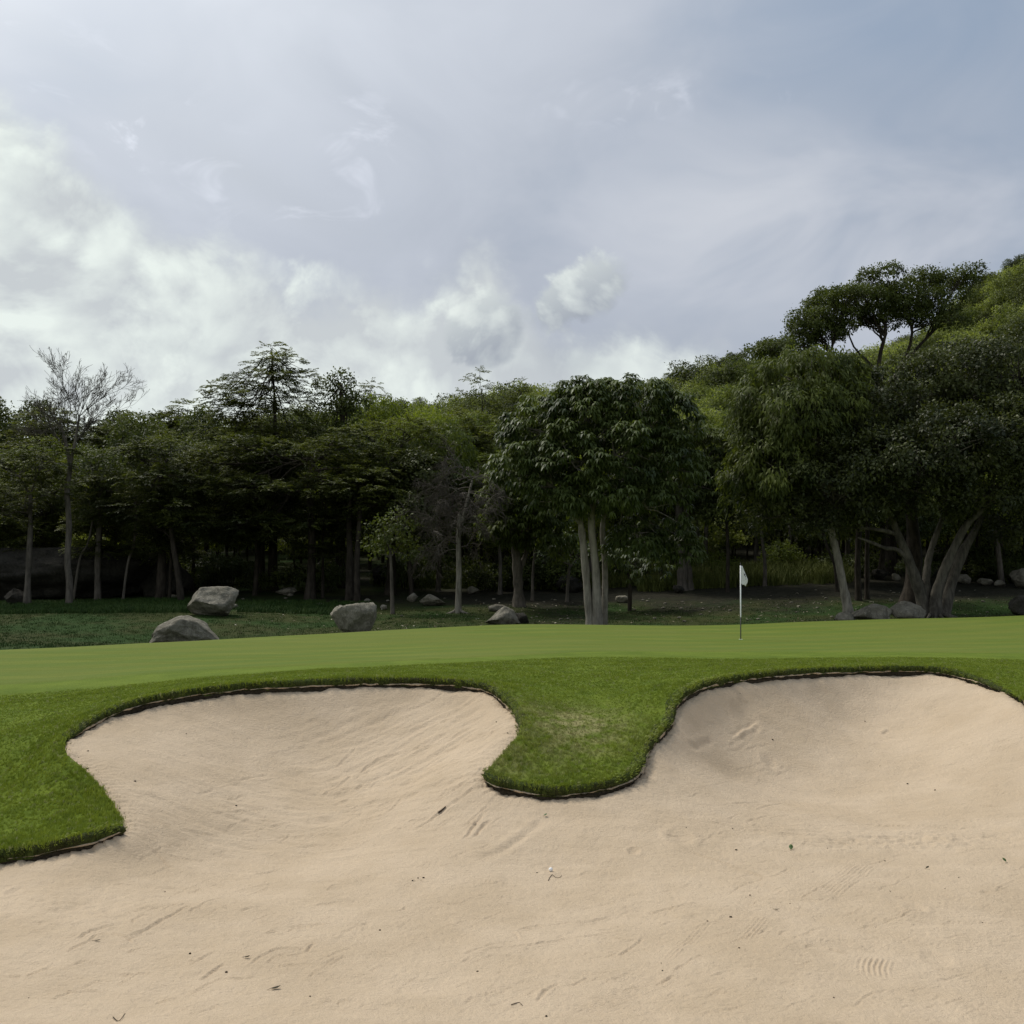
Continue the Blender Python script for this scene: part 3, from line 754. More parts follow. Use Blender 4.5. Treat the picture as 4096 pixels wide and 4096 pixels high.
def tuft_mesh(name, nb, h, spread, wd, mat, seed, lean=0.5):
    r = np.random.default_rng(seed); v = []; f = []
    for b in range(nb):
        th = r.uniform(0, 6.283); bx, by = r.normal(0, spread, 2); hh = h * r.uniform(.55, 1.1); ln = r.uniform(.1, 1) * lean * hh
        dx, dy = math.cos(th), math.sin(th); sx_, sy_ = -dy * wd / 2, dx * wd / 2
        k = len(v)
        v += [(bx - sx_, by - sy_, -0.01), (bx + sx_, by + sy_, -0.01), (bx + dx * ln * .4 - sx_ * .8, by + dy * ln * .4 - sy_ * .8, hh * .6), (bx + dx * ln * .4 + sx_ * .8, by + dy * ln * .4 + sy_ * .8, hh * .6),
              (bx + dx * ln * 1.2, by + dy * ln * 1.2, hh * .95)]
        f += [(k, k + 1, k + 3), (k, k + 3, k + 2), (k + 2, k + 3, k + 4)]
    return mesh_np(name, v, [np.array(f)], [mat])


def scatter_xy(n_, x0, x1, y0, y1, seed):
    r = np.random.default_rng(seed)
    return r.uniform(x0, x1, n_), r.uniform(y0, y1, n_)


# short rough round the bunker: on the turf mesh, thinning out towards the collar
tri = ground_v[F]
c3 = tri.mean(1); area = 0.5 * np.linalg.norm(np.cross(tri[:, 1] - tri[:, 0], tri[:, 2] - tri[:, 0]), axis=1)
coll_y = np.interp(c3[:, 0], COLL_LINE[:, 0], COLL_LINE[:, 1])
vis = (np.abs(c3[:, 0]) < 0.58 * c3[:, 1] + 2.5) & (c3[:, 1] > 8.5) & (c3[:, 1] < coll_y + 1.6)
dens = np.where(vis, 760 * np.clip(13.0 / np.maximum(c3[:, 1], 1), 0.45, 1.2) ** 1.3, 0)
dens = dens * (1 - 0.9 * smoothstep(c3[:, 1] - coll_y, -0.4, 1.6))
cnt = RNG.poisson(area * dens)
fi = np.repeat(np.arange(len(F)), cnt)
r1 = np.sqrt(RNG.random(len(fi))); r2 = RNG.random(len(fi))
pp = tri[fi, 0] * (1 - r1)[:, None] + tri[fi, 1] * (r1 * (1 - r2))[:, None] + tri[fi, 2] * (r1 * r2)[:, None]
ed, ei = poly_dist(pp[:, 0], pp[:, 1], 2)
# clumpy height: short near the collar, longer on the shoulders
sc = 0.62 + 0.5 * fbm2(pp[:, 0] * 1.7, pp[:, 1] * 1.7, 3, 120) + 0.25 * RNG.random(len(pp))
sc *= 1 - 0.55 * smoothstep(pp[:, 1] - np.interp(pp[:, 0], COLL_LINE[:, 0], COLL_LINE[:, 1]), -0.8, 0.8)
sc *= 0.75 + 0.35 * np.exp(-(ed / 0.5) ** 2)
rot = np.column_stack([RNG.normal(0, .15, len(pp)), RNG.normal(0, .15, len(pp)), RNG.uniform(0, 6.283, len(pp))])
instancer('rough_grass', pp, rot, np.clip(sc, .35, 1.5), tuft_mesh('grass_tuft', 11, 0.042, 0.020, 0.006, M_BLADE, 1), label='short green rough grass growing round the bunker edges', cat='grass')
# blades that hang over the lip
k = np.repeat(np.arange(NS), 9)
k = k[(RNG.random(len(k)) < 0.12 + 0.88 * _face[k]) & (LIP[k, 1] > 9) & (np.abs(LIP[k, 0]) < 0.6 * LIP[k, 1] + 2.5)]
o_ = RNG.uniform(-0.05, 0.055, len(k)); hh = RNG.uniform(0.55, 1.12, len(k))
hp = LIP[k] + LNRM[k] * o_[:, None] + RNG.normal(0, .015, (len(k), 3)) * (1, 1, 0); hp[:, 2] = LIP[k, 2] + LH[k] * hh
ang = np.arctan2(LNRM[k, 1], LNRM[k, 0])
tilt = RNG.uniform(0.5, 1.5, len(k))
rot = np.column_stack([np.zeros(len(k)), tilt, ang + RNG.normal(0, .3, len(k))])
upr = hh > 0.88
sc_ = RNG.uniform(.6, 1.2, len(k)) * (0.5 + 0.5 * _face[k])
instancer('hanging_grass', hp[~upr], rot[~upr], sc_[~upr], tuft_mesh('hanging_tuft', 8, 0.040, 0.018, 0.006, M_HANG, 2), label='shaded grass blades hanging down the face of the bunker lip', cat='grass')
instancer('edge_grass', hp[upr], rot[upr], sc_[upr], tuft_mesh('edge_tuft', 8, 0.038, 0.018, 0.006, M_BLADE, 3), label='green grass blades curling over the top of the bunker lip', cat='grass')

# ------------------------------------------------------------------ foliage and bark materials
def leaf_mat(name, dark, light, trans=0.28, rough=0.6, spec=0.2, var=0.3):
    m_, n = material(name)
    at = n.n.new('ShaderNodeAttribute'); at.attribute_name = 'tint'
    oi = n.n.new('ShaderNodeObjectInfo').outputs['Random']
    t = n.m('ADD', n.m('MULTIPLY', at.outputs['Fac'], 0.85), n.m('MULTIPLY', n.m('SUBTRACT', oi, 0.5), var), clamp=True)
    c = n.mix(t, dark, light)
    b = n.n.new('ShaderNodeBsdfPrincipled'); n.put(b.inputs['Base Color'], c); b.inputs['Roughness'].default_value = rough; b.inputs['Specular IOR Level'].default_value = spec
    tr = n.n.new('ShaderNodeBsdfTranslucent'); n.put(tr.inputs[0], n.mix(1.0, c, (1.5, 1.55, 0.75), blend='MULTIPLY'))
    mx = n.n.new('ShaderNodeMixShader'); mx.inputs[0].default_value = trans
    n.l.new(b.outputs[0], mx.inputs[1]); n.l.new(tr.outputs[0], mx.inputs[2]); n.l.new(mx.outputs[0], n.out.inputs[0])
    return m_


def bark_mat(name, dark, light, scale=6.0):
    m_, n = material(name)
    mp = n.n.new('ShaderNodeMapping'); mp.inputs['Scale'].default_value = (scale, scale, scale * 0.22); n.put(mp.inputs[0], n.pos)
    a = n.noise(mp.outputs[0], 1.0, 5, 0.65); b = n.noise(n.pos, 1.1, 4, 0.6)
    c = n.mix(n.smooth(a, 0.3, 0.7), dark, light)
    c = n.mix(n.smooth(b, 0.5, 0.72, 0, 0.55), c, tuple(x * 0.5 for x in dark))
    surf(n, c, 0.9, 0.15, a, 0.7, 0.04)
    return m_


L_DARK = leaf_mat('leaf_dark_green', (0.030, 0.042, 0.012), (0.115, 0.138, 0.030))
L_FIG = leaf_mat('leaf_fig', (0.024, 0.031, 0.011), (0.110, 0.125, 0.034), 0.22, 0.5, 0.22)
L_PALM = leaf_mat('leaf_palmate', (0.026, 0.042, 0.013), (0.115, 0.145, 0.036), 0.24, 0.5, 0.25)
L_OLIVE = leaf_mat('leaf_olive', (0.050, 0.068, 0.014), (0.180, 0.215, 0.040), 0.34)
L_SPRAY = leaf_mat('leaf_feathery', (0.034, 0.044, 0.013), (0.145, 0.160, 0.034), 0.32)
L_LIGHT = leaf_mat('leaf_light_green', (0.100, 0.128, 0.018), (0.250, 0.290, 0.048), 0.42)
L_HILL = leaf_mat('leaf_hillside', (0.066, 0.086, 0.020), (0.290, 0.325, 0.095), 0.36, var=0.9)
L_DROOP = leaf_mat('leaf_drooping', (0.036, 0.050, 0.012), (0.145, 0.170, 0.036), 0.3)
L_DRY = leaf_mat('leaf_dry', (0.030, 0.026, 0.016), (0.075, 0.064, 0.040), 0.1)
B_PALE = bark_mat('bark_pale', (0.135, 0.120, 0.095), (0.29, 0.265, 0.215))
B_DARK = bark_mat('bark_dark', (0.022, 0.018, 0.013), (0.065, 0.053, 0.040))
B_FIG = bark_mat('bark_fig', (0.058, 0.052, 0.042), (0.140, 0.126, 0.100))
B_GREY = bark_mat('bark_grey', (0.070, 0.060, 0.048), (0.150, 0.130, 0.105))


# ------------------------------------------------------------------ tree geometry
def nrm(v): return v / np.maximum(np.linalg.norm(v, axis=-1, keepdims=True), 1e-9)


def tubes(paths, sides):
    """paths: list of (pts (N,3), radii (N,)) -> verts, quads"""
    V, Fq, off = [], [], 0
    th = np.linspace(0, 2 * np.pi, sides, endpoint=False)
    for p, r in paths:
        p = np.asarray(p, float); r = np.asarray(r, float); n_ = len(p)
        t = nrm(np.gradient(p, axis=0)); ref = np.array((0.0, 1.0, 0.0)) if abs(t[:, 1]).mean() < 0.8 else np.array((1.0, 0, 0))
        a = nrm(np.cross(t, ref)); b = np.cross(t, a)
        ring_ = p[:, None] + r[:, None, None] * (a[:, None] * np.cos(th)[None, :, None] + b[:, None] * np.sin(th)[None, :, None])
        V.append(ring_.reshape(-1, 3))
        i = np.arange(n_ - 1)[:, None] * sides + np.arange(sides)[None]
        j = np.arange(n_ - 1)[:, None] * sides + (np.arange(sides)[None] + 1) % sides
        Fq.append(np.stack([i, j, j + sides, i + sides], -1).reshape(-1, 4) + off); off += n_ * sides
    return np.concatenate(V), np.concatenate(Fq)


def leaves(base, axis, up, L, W, droop, tint):
    axis = nrm(axis); side = nrm(np.cross(up, axis)); nn = np.cross(axis, side)
    mid = base + axis * (L * 0.48)[:, None]
    tip = base + axis * L[:, None]; tip[:, 2] -= droop * L
    h = side * (W / 2)[:, None]; fold = nn * (W * 0.18)[:, None]
    v = np.stack([base, mid + h + fold, mid - h + fold, tip], 1).reshape(-1, 3)
    k = np.arange(len(base))[:, None] * 4
    f = np.concatenate([k + np.array([[0, 2, 1]]), k + np.array([[1, 2, 3]])])
    return v, f, np.repeat(tint, 4)


def clusters(kind, c, out, size, tint, r):
    """foliage at cluster centres c (N,3), facing out (N,3)"""
    n_ = len(c)
    if kind == 'umbel':
        k = 7; th = r.uniform(0, 6.283, (n_, 1)) + np.arange(k)[None] * 6.283 / k + r.normal(0, .15, (n_, k))
        ax = np.stack([np.cos(th), np.sin(th), r.uniform(-1.0, -0.15, (n_, k))], -1) + out[:, None] * 0.45
        base = np.repeat(c, k, 0); ax = ax.reshape(-1, 3); L = size * r.uniform(.8, 1.2, n_ * k)
        return leaves(base, ax, np.tile((0, 0, 1.0), (n_ * k, 1)), L, L * 0.34, 0.38, np.repeat(tint, k) + r.normal(0, .10, n_ * k))
    if kind == 'droop':
        k = 8; base = np.repeat(c, k, 0) + r.normal(0, size * .45, (n_ * k, 3))
        ax = np.repeat(out, k, 0) * 0.5 + r.normal(0, .45, (n_ * k, 3)) + (0, 0, -0.75)
        L = size * r.uniform(.8, 1.25, n_ * k)
        return leaves(base, ax, np.repeat(out, k, 0) + r.normal(0, .4, (n_ * k, 3)), L, L * 0.30, 0.3, np.repeat(tint, k) + r.normal(0, .12, n_ * k))
    if kind == 'spray':
        k = 14; h = out.copy(); h[:, 2] *= 0.25; h = nrm(h + r.normal(0, .35, (n_, 3)) * (1, 1, .15))
        s = nrm(np.cross(h, (0, 0, 1.0)))
        t = (np.arange(k) // 2 + 0.5) / (k / 2); sg = np.where(np.arange(k) % 2, 1, -1)
        base = c[:, None] + h[:, None] * (t * size * 2.6)[None, :, None] - np.array((0, 0, 1.0)) * (t ** 2 * size * 0.7)[None, :, None]
        ax = h[:, None] * 0.55 + s[:, None] * sg[None, :, None] + r.normal(0, .15, (n_, k, 3))
        base = base.reshape(-1, 3); ax = ax.reshape(-1, 3); L = size * r.uniform(.75, 1.2, n_ * k)
        return leaves(base, ax, np.tile((0, 0, 1.0), (n_ * k, 1)) + r.normal(0, .25, (n_ * k, 3)), L, L * 0.42, 0.18, np.repeat(tint, k) + r.normal(0, .08, n_ * k))
    k = 8
    base = np.repeat(c, k, 0) + r.normal(0, size * .75, (n_ * k, 3))
    ax = np.repeat(out, k, 0) * 0.6 + r.normal(0, .7, (n_ * k, 3)) + (0, 0, -0.25)
    L = size * r.uniform(.7, 1.3, n_ * k)
    return leaves(base, ax, np.repeat(out, k, 0) + (0, 0, .8) + r.normal(0, .5, (n_ * k, 3)), L, L * 0.52, 0.12, np.repeat(tint, k) + r.normal(0, .12, n_ * k))


FLAT = {'spray': 0.30, 'umbel': 0.75, 'oval': 0.65, 'droop': 0.8, 'pad': 0.35}


def sphere_pts(n_, r):
    i = np.arange(n_) + 0.5; ph = np.arccos(1 - 2 * i / n_); th = 10.1664 * i + r.uniform(0, 6.28)
    u = np.stack([np.cos(th) * np.sin(ph), np.sin(th) * np.sin(ph), np.cos(ph)], 1)
    return nrm(u + r.normal(0, .18, u.shape))


def crown_geo(lobes, kind, size, sub_r, dens, seed, under=-0.55, fill=0.12):
    """lobes: (centre, (rx, ry, rz)). Sub-clumps sit over each lobe, leaf clusters over each clump."""
    r = np.random.default_rng(seed); subs = []
    for li, (c, R3) in enumerate(lobes):
        c = np.asarray(c, float); R3 = np.asarray(R3, float)
        ar = (R3[0] * R3[1] + R3[0] * R3[2] + R3[1] * R3[2]) / 3 * 4 * np.pi
        u = sphere_pts(max(5, int(ar / (sub_r * sub_r * 2.6))), r)
        u = u[u[:, 2] > under + r.normal(0, .15, len(u))]
        p = c + u * R3 * r.uniform(.72, 1.06, (len(u), 1))
        ok = np.ones(len(p), bool)
        for lj, (c2, R2) in enumerate(lobes):
            if lj != li: ok &= (((p - c2) / np.asarray(R2)) ** 2).sum(1) > 0.42
        for q, uu in zip(p[ok], u[ok]): subs.append((q, nrm(uu / R3), sub_r * r.uniform(.6, 1.35), li))
        for _ in range(int(fill * len(u))):
            uu = nrm(r.normal(0, 1, 3)); subs.append((c + uu * R3 * r.uniform(.2, .6), uu, sub_r * r.uniform(.8, 1.2), li))
    C, O, T = [], [], []
    fz = FLAT[kind if kind != 'pad' else 'pad']
    for q, uu, sr, li in subs:
        k = max(3, int(dens * sr * sr * r.uniform(.75, 1.25)))
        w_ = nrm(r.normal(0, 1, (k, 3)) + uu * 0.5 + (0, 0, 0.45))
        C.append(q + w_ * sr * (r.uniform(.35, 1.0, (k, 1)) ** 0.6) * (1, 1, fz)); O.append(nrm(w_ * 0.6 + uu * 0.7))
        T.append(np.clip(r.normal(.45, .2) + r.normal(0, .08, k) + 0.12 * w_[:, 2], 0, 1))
    C = np.concatenate(C); O = np.concatenate(O); T = np.concatenate(T)
    v, f, t = clusters('oval' if kind == 'pad' else kind, C, O, size, T, r)
    return v, f, np.clip(t, 0, 1), subs


def bow(a, b, n_, r, sag=0.12, wob=0.05):
    a = np.asarray(a, float); b = np.asarray(b, float); t = np.linspace(0, 1, n_)[:, None]; L = np.linalg.norm(b - a)
    p = a * (1 - t) + b * t
    p[:, 2] += np.sin(np.pi * t[:, 0]) * sag * L * r.uniform(-.3, 1)
    p[1:-1] += r.normal(0, wob * L / n_ * 2, (n_ - 2, 3))
    return p


def limbs(stems, lobes, subs, r, r_limb, twig=True):
    """branches from the stem tops into the lobes and on to the leaf clumps"""
    paths = []
    tops = [(s_[0], s_[1]) for s_ in stems]
    for li, (c, R3) in enumerate(lobes):
        c = np.asarray(c, float)
        best = min(range(len(tops)), key=lambda j: np.linalg.norm(tops[j][0][-1] - c))
        sp, sr = tops[best]
        k = min(len(sp) - 1, max(0, int(len(sp) * r.uniform(.72, 1.0)))); a = sp[k]; ra = min(sr[k] * 0.75, r_limb * 1.6)
        e = c + np.array((0, 0, -0.15 * R3[2]))
        p = bow(a, e, 6, r); paths.append((p, np.linspace(ra, r_limb * .5, 6)))
        if twig:
            mine = [s_ for s_ in subs if s_[3] == li]; r.shuffle(mine)
            for q, uu, sr_, _ in mine[:int(len(mine) * .6)]:
                a2 = p[r.integers(2, 6)]; paths.append((bow(a2, q, 4, r), np.linspace(r_limb * .38, 0.012, 4)))
    return paths


def empty(name, loc):
    o = bpy.data.objects.new(name, None); COL.objects.link(o); o.location = loc; o.empty_display_size = 0.2
    return o


def build_tree(name, label, base, stems, lobes, kind, size, sub_r, dens, lm, bm, seed, group=None, under=-0.55, fill=0.12, r_limb=0.10, sides=9, flare=True, cat='tree'):
    r = np.random.default_rng(seed + 1000)
    base = np.asarray(base, float)
    root = empty(name, base); tag(root, label, cat, group)
    v, f, t, subs = crown_geo(lobes, kind, size, sub_r, dens, seed, under, fill)
    S = []
    for p, rad in stems:
        p = catmull(p, 4); rad = np.interp(np.linspace(0, 1, len(p)), np.linspace(0, 1, len(rad)), rad)
        if flare: rad = rad * (1 + 0.30 * np.exp(-np.linspace(0, 1, len(p)) * 14))
        rad = rad * (1 + 0.06 * r.normal(0, 1, len(p)))
        S.append((p, rad))
    tv, tf = tubes(S, sides)
    lp = limbs(S, lobes, subs, r, r_limb)
    lv, lf = tubes(lp, 5)
    tv2 = np.concatenate([tv, lv]) - base; tf2 = np.concatenate([tf, lf + len(tv)])
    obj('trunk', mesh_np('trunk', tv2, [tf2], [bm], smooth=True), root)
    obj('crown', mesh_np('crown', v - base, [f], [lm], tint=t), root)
    return root


def px_stem(d, l):
    """[(px, py, depth offset, half width px)] -> points, radii"""
    return [P(a, b, d + c) for a, b, c, _ in l], [h / 4096 * d for *_, h in l]


def px_lobes(d, l):
    out = []
    for q in l:
        px, py, rx, ry = q[:4]; dy = q[4] if len(q) > 4 else 0.0
        k = (d + dy) / 4096; out.append((P(px, py, d + dy), (rx * k, rx * k * 0.95, ry * k)))
    return out


def floor_at(px, d):
    x = ray(px, 2400)[0] * d
    return np.array((x, d, float(ground_z(np.array([x]), np.array([d]))[0])))


def rooted(d, l):
    """stem whose foot stands on the ground at depth d"""
    pts, rad = px_stem(d, l); g = floor_at(l[0][0], d); pts[0] = np.array((pts[0][0], pts[0][1], g[2] - 0.15))
    return pts, rad


# ------------------------------------------------------------------ single trees one can tell apart
d = 47.0                                                       # three pale trunks, drooping palmate leaves
st = [rooted(d, [(2362, 2500, 0, 17), (2352, 2400, 0, 15), (2339, 2240, 0, 14), (2324, 2100, .1, 13), (2300, 1980, .4, 9)]),
      rooted(d, [(2390, 2500, -.1, 21), (2388, 2400, -.1, 18), (2381, 2250, -.1, 16), (2366, 2090, -.1, 15), (2380, 1900, 0, 10), (2400, 1800, 0, 7)]),
      rooted(d, [(2414, 2490, .6, 14), (2420, 2380, .6, 12), (2420, 2250, .6, 12), (2412, 2080, .6, 11), (2460, 1930, .7, 8)])]
lob = px_lobes(d, [(2170, 1720, 160, 130, .5), (2330, 1640, 170, 110), (2500, 1620, 180, 110, .3), (2640, 1700, 150, 130, .8), (2130, 1880, 150, 120, -.6), (2300, 1850, 150, 130, -1.6),
                   (2480, 1850, 170, 140, -1.4), (2650, 1870, 150, 130, -.2), (2220, 1990, 130, 90, -1.2), (2400, 1990, 160, 70, -1.8), (2590, 2020, 150, 110, -.8), (2560, 2180, 110, 80, -.6), (2660, 2190, 110, 110, .6)])
build_tree('palmate_leaved_tree', 'broad dark tree with three pale trunks and drooping hand-shaped leaves beside the green', floor_at(2385, d), st, lob, 'umbel', 0.33, 0.62, 40, L_PALM, B_PALE, 11, r_limb=.10)

d = 57.0
st = [rooted(d, [(2078, 2420, 0, 26), (2074, 2350, 0, 22), (2070, 2270, 0, 20), (2058, 2150, 0, 12)]), px_stem(d, [(2072, 2290, 0, 14), (2100, 2230, .2, 11), (2120, 2150, .2, 8)])]
lob = px_lobes(d, [(2040, 2000, 110, 110, -1.5), (2130, 1980, 120, 130, -1), (2090, 2110, 130, 100, -1.5), (2010, 2120, 80, 90, -1), (2180, 2120, 100, 100)])
build_tree('palmate_leaved_tree', 'smaller tree of hand-shaped leaves on one stout forked trunk by the three-trunked one', floor_at(2078, d), st, lob, 'umbel', 0.36, 0.66, 34, L_OLIVE, B_GREY, 12)

d = 66.0
st = [rooted(d, [(2732, 2362, 0, 24), (2728, 2250, 0, 19), (2716, 2030, 0, 14), (2710, 1900, 0, 9)]), rooted(d, [(2752, 2362, .2, 26), (2748, 2250, .2, 20), (2744, 2030, .2, 15), (2760, 1880, .2, 9)])]
lob = px_lobes(d, [(2720, 1800, 150, 110), (2620, 1760, 120, 100, 1), (2830, 1840, 120, 120, .5), (2760, 1950, 140, 110, -1), (2860, 1990, 100, 110), (2640, 1930, 110, 100, 1)])
build_tree('forest_tree', 'twin-trunked dark tree standing on the bank behind the flag', floor_at(2742, d), st, lob, 'umbel', 0.36, 0.72, 30, L_DARK, B_GREY, 13)

d = 50.0                                                       # spreading fig on the right
def fig(l): return px_stem(d, [(a, b, c, h * .74) for a, b, c, h in l])
st = [fig([(3700, 2478, 0, 46), (3690, 2400, 0, 36), (3652, 2290, -.2, 28), (3622, 2210, -.4, 24), (3588, 2130, -.6, 20), (3560, 2060, -.8, 16), (3510, 2000, -1, 10), (3440, 1900, -1.2, 7)]),
      fig([(3712, 2470, .1, 34), (3702, 2400, .1, 26), (3706, 2300, .3, 21), (3718, 2220, .5, 18), (3752, 2120, .7, 15), (3785, 2020, .8, 11), (3800, 1850, .8, 7)]),
      fig([(3738, 2478, -.3, 42), (3745, 2380, -.3, 31), (3782, 2270, -.5, 26), (3822, 2180, -.7, 22), (3870, 2095, -1, 18), (3940, 2030, -1.2, 13), (4030, 1930, -1.4, 8)]),
      fig([(3765, 2478, .3, 44), (3800, 2350, .4, 31), (3848, 2215, .6, 25), (3890, 2140, .8, 21), (3930, 2060, 1, 15), (3980, 1900, 1.2, 8)]),
      fig([(3636, 2245, -.3, 15), (3590, 2200, -.6, 12), (3540, 2192, -.9, 11), (3490, 2172, -1.2, 9), (3430, 2150, -1.4, 5)]),
      fig([(3590, 2138, -.6, 13), (3530, 2122, -.8, 11), (3450, 2112, -1, 9), (3370, 2110, -1.3, 6), (3290, 2100, -1.6, 4)])]
for k in range(9):                                             # surface roots at the foot
    a = -2.9 + k * 0.36; r_ = 0.75 + 0.25 * (k % 3); b0 = P(3732, 2440, d); gz_ = floor_at(3735, d)[2]
    st.append(([b0 + (0.18 * math.cos(a), 0.2 * math.sin(a), 0.25), b0 + (0.42 * math.cos(a), .42 * math.sin(a), -0.12), np.array((b0[0] + r_ * math.cos(a), b0[1] + r_ * math.sin(a), gz_ - .05))], [.13, .10, .04]))
lob = px_lobes(d, [(3180, 1820, 180, 150, 0), (3380, 1700, 220, 150, 0), (3600, 1600, 230, 150, .5), (3850, 1540, 240, 150, .5), (4080, 1500, 230, 170, 0), (3130, 2020, 150, 120, -1), (3330, 1930, 200, 140, -2.4), (3540, 1850, 220, 140, -2.8),
                   (3780, 1780, 230, 140, -3), (4020, 1760, 220, 150, -2.6), (3480, 1990, 170, 80, -1.6), (3700, 1960, 200, 80, -2), (3950, 1980, 200, 100, -2), (4180, 1700, 230, 220, 0), (4300, 1950, 220, 170, 0), (3280, 2090, 130, 70, -1.4), (3750, 1760, 300, 200, 3), (4080, 2130, 130, 70, .5)])
build_tree('fig_tree', 'huge spreading fig tree with several crooked stems rising from one rooted base', floor_at(3735, d), st, lob, 'oval', 0.19, 0.70, 46, L_FIG, B_FIG, 14, r_limb=.14, flare=False, under=-0.75, fill=.2)

d = 48.5                                                       # leaning pale trunk under the fig, with a pale drooping crown
st = [rooted(d, [(3398, 2486, 0, 23), (3388, 2420, 0, 19), (3370, 2330, 0, 17), (3346, 2210, 0, 15), (3326, 2130, 0, 14), (3300, 1980, .3, 11), (3250, 1800, .8, 7)])]
lob = px_lobes(d, [(3060, 1620, 130, 130, .5), (3200, 1520, 160, 110, .5), (3330, 1500, 130, 90, 1), (3050, 1790, 120, 130, 0), (3180, 1680, 150, 130, -.8), (3000, 1950, 90, 120, .3), (3120, 1880, 120, 120, -.8), (3300, 1620, 130, 100, 0)])
build_tree('drooping_leaved_tree', 'tree with a leaning pale trunk and olive green hanging leaves beside the fig', floor_at(3398, d), st, lob, 'droop', 0.27, 0.58, 50, L_DROOP, B_PALE, 15)

d = 53.0                                                       # black old trunk behind the fig
st = [rooted(d, [(3636, 2445, 0, 55), (3650, 2350, 0, 34), (3655, 2200, 0, 30), (3640, 2000, 0, 22), (3620, 1850, 0, 12)]), rooted(d, [(3600, 2440, .2, 20), (3635, 2380, .1, 22), (3650, 2300, 0, 20)])]
lob = px_lobes(d + 1, [(3560, 1830, 160, 110), (3700, 1800, 160, 110), (3640, 1700, 180, 100)])
build_tree('forest_tree', 'blackened thick trunk with flared roots standing behind the fig', floor_at(3636, d), st, lob, 'oval', 0.2, 0.7, 30, L_DARK, B_DARK, 16)

d = 74.0                                                       # flat-topped tree rising above the fig
st = [rooted(d, [(3560, 2300, 0, 26), (3570, 1900, 0, 22), (3560, 1700, 0, 18), (3530, 1580, 0, 15), (3510, 1510, 0, 12)]),
      px_stem(d, [(3520, 1540, 0, 10), (3480, 1460, .3, 8), (3440, 1420, .6, 5)]), px_stem(d, [(3512, 1520, 0, 10), (3520, 1420, 0, 8), (3545, 1330, 0, 6)]),
      px_stem(d, [(3545, 1600, 0, 12), (3600, 1480, .5, 9), (3680, 1380, .8, 6), (3760, 1300, 1, 4)]), px_stem(d, [(3600, 1490, .5, 8), (3640, 1380, .2, 6), (3650, 1300, 0, 4)]), px_stem(d, [(3530, 1560, 0, 9), (3420, 1480, -.5, 7), (3320, 1420, -.8, 4)])]
tr_ = np.random.default_rng(170); L_ = [(3540, 1095, 60, 30), (3480, 1110, 50, 24), (3700, 1110, 60, 26), (3880, 1082, 46, 20), (3900, 1118, 46, 14), (3830, 1110, 60, 22)]
for (x0, y0, x1, y1, n_) in ((3330, 1180, 3820, 1140, 9), (3300, 1215, 3780, 1195, 8), (3220, 1270, 3760, 1240, 9), (3240, 1310, 3420, 1300, 4), (3560, 1285, 3800, 1275, 4), (3090, 1395, 3330, 1340, 5), (3040, 1412, 3120, 1400, 2)):
    for k in range(n_):
        t = k / max(1, n_ - 1); L_.append((x0 + (x1 - x0) * t + tr_.normal(0, 14), y0 + (y1 - y0) * t + tr_.normal(0, 10), tr_.uniform(62, 100), tr_.uniform(20, 30), tr_.normal(0, 1.3)))
lob = px_lobes(d, L_)
build_tree('flat_topped_tree', 'tall flat-topped tree with layered branches against the sky above the fig', floor_at(3560, d), st, lob, 'pad', 0.20, 0.42, 46, L_DARK, B_DARK, 17, r_limb=.05, flare=False, under=-0.3, fill=.08)

d = 69.0                                                       # feathery conical tree on the skyline
st = [rooted(d, [(1090, 2340, 0, 18), (1095, 2000, 0, 14), (1100, 1700, 0, 7), (1096, 1550, 0, 4), (1085, 1400, 0, 1.5)])]
lob = px_lobes(d, [(1085, 1390, 34, 16), (1100, 1430, 60, 20), (1150, 1460, 70, 20, -.4), (1080, 1470, 70, 22, .4), (1190, 1510, 80, 24), (1060, 1520, 90, 26, -.6), (1130, 1530, 80, 26, -1), (940, 1560, 110, 30), (1000, 1530, 70, 22, .6), (880, 1600, 60, 26, .3), (1210, 1570, 60, 24, .4),
                   (1040, 1600, 130, 40, -.8), (1160, 1610, 100, 40, -.6), (950, 1650, 110, 40, -.4), (1100, 1690, 150, 50, -1), (900, 1720, 110, 40), (1020, 1780, 170, 50, -1.2), (1180, 1760, 130, 50)])
build_tree('feathery_tree', 'tall cone-shaped feathery tree standing clear of the left skyline', floor_at(1090, d), st, lob, 'spray', 0.20, 0.55, 26, L_SPRAY, B_DARK, 18, r_limb=.05, under=-.5, fill=.05)

d = 71.0
st = [rooted(d, [(1360, 2340, 0, 20), (1365, 1900, 0, 15), (1370, 1650, 0, 9), (1360, 1530, 0, 4)])]
lob = px_lobes(d, [(1350, 1510, 40, 22), (1320, 1560, 50, 24), (1380, 1560, 60, 26), (1300, 1610, 40, 24), (1400, 1610, 60, 28), (1360, 1660, 90, 40), (1340, 1760, 130, 60), (1420, 1830, 130, 70)])
build_tree('forest_tree', 'small round-topped dark tree poking above the skyline right of the feathery tree', floor_at(1360, d), st, lob, 'oval', 0.22, 0.5, 34, L_DARK, B_DARK, 19, r_limb=.05, under=-.4)

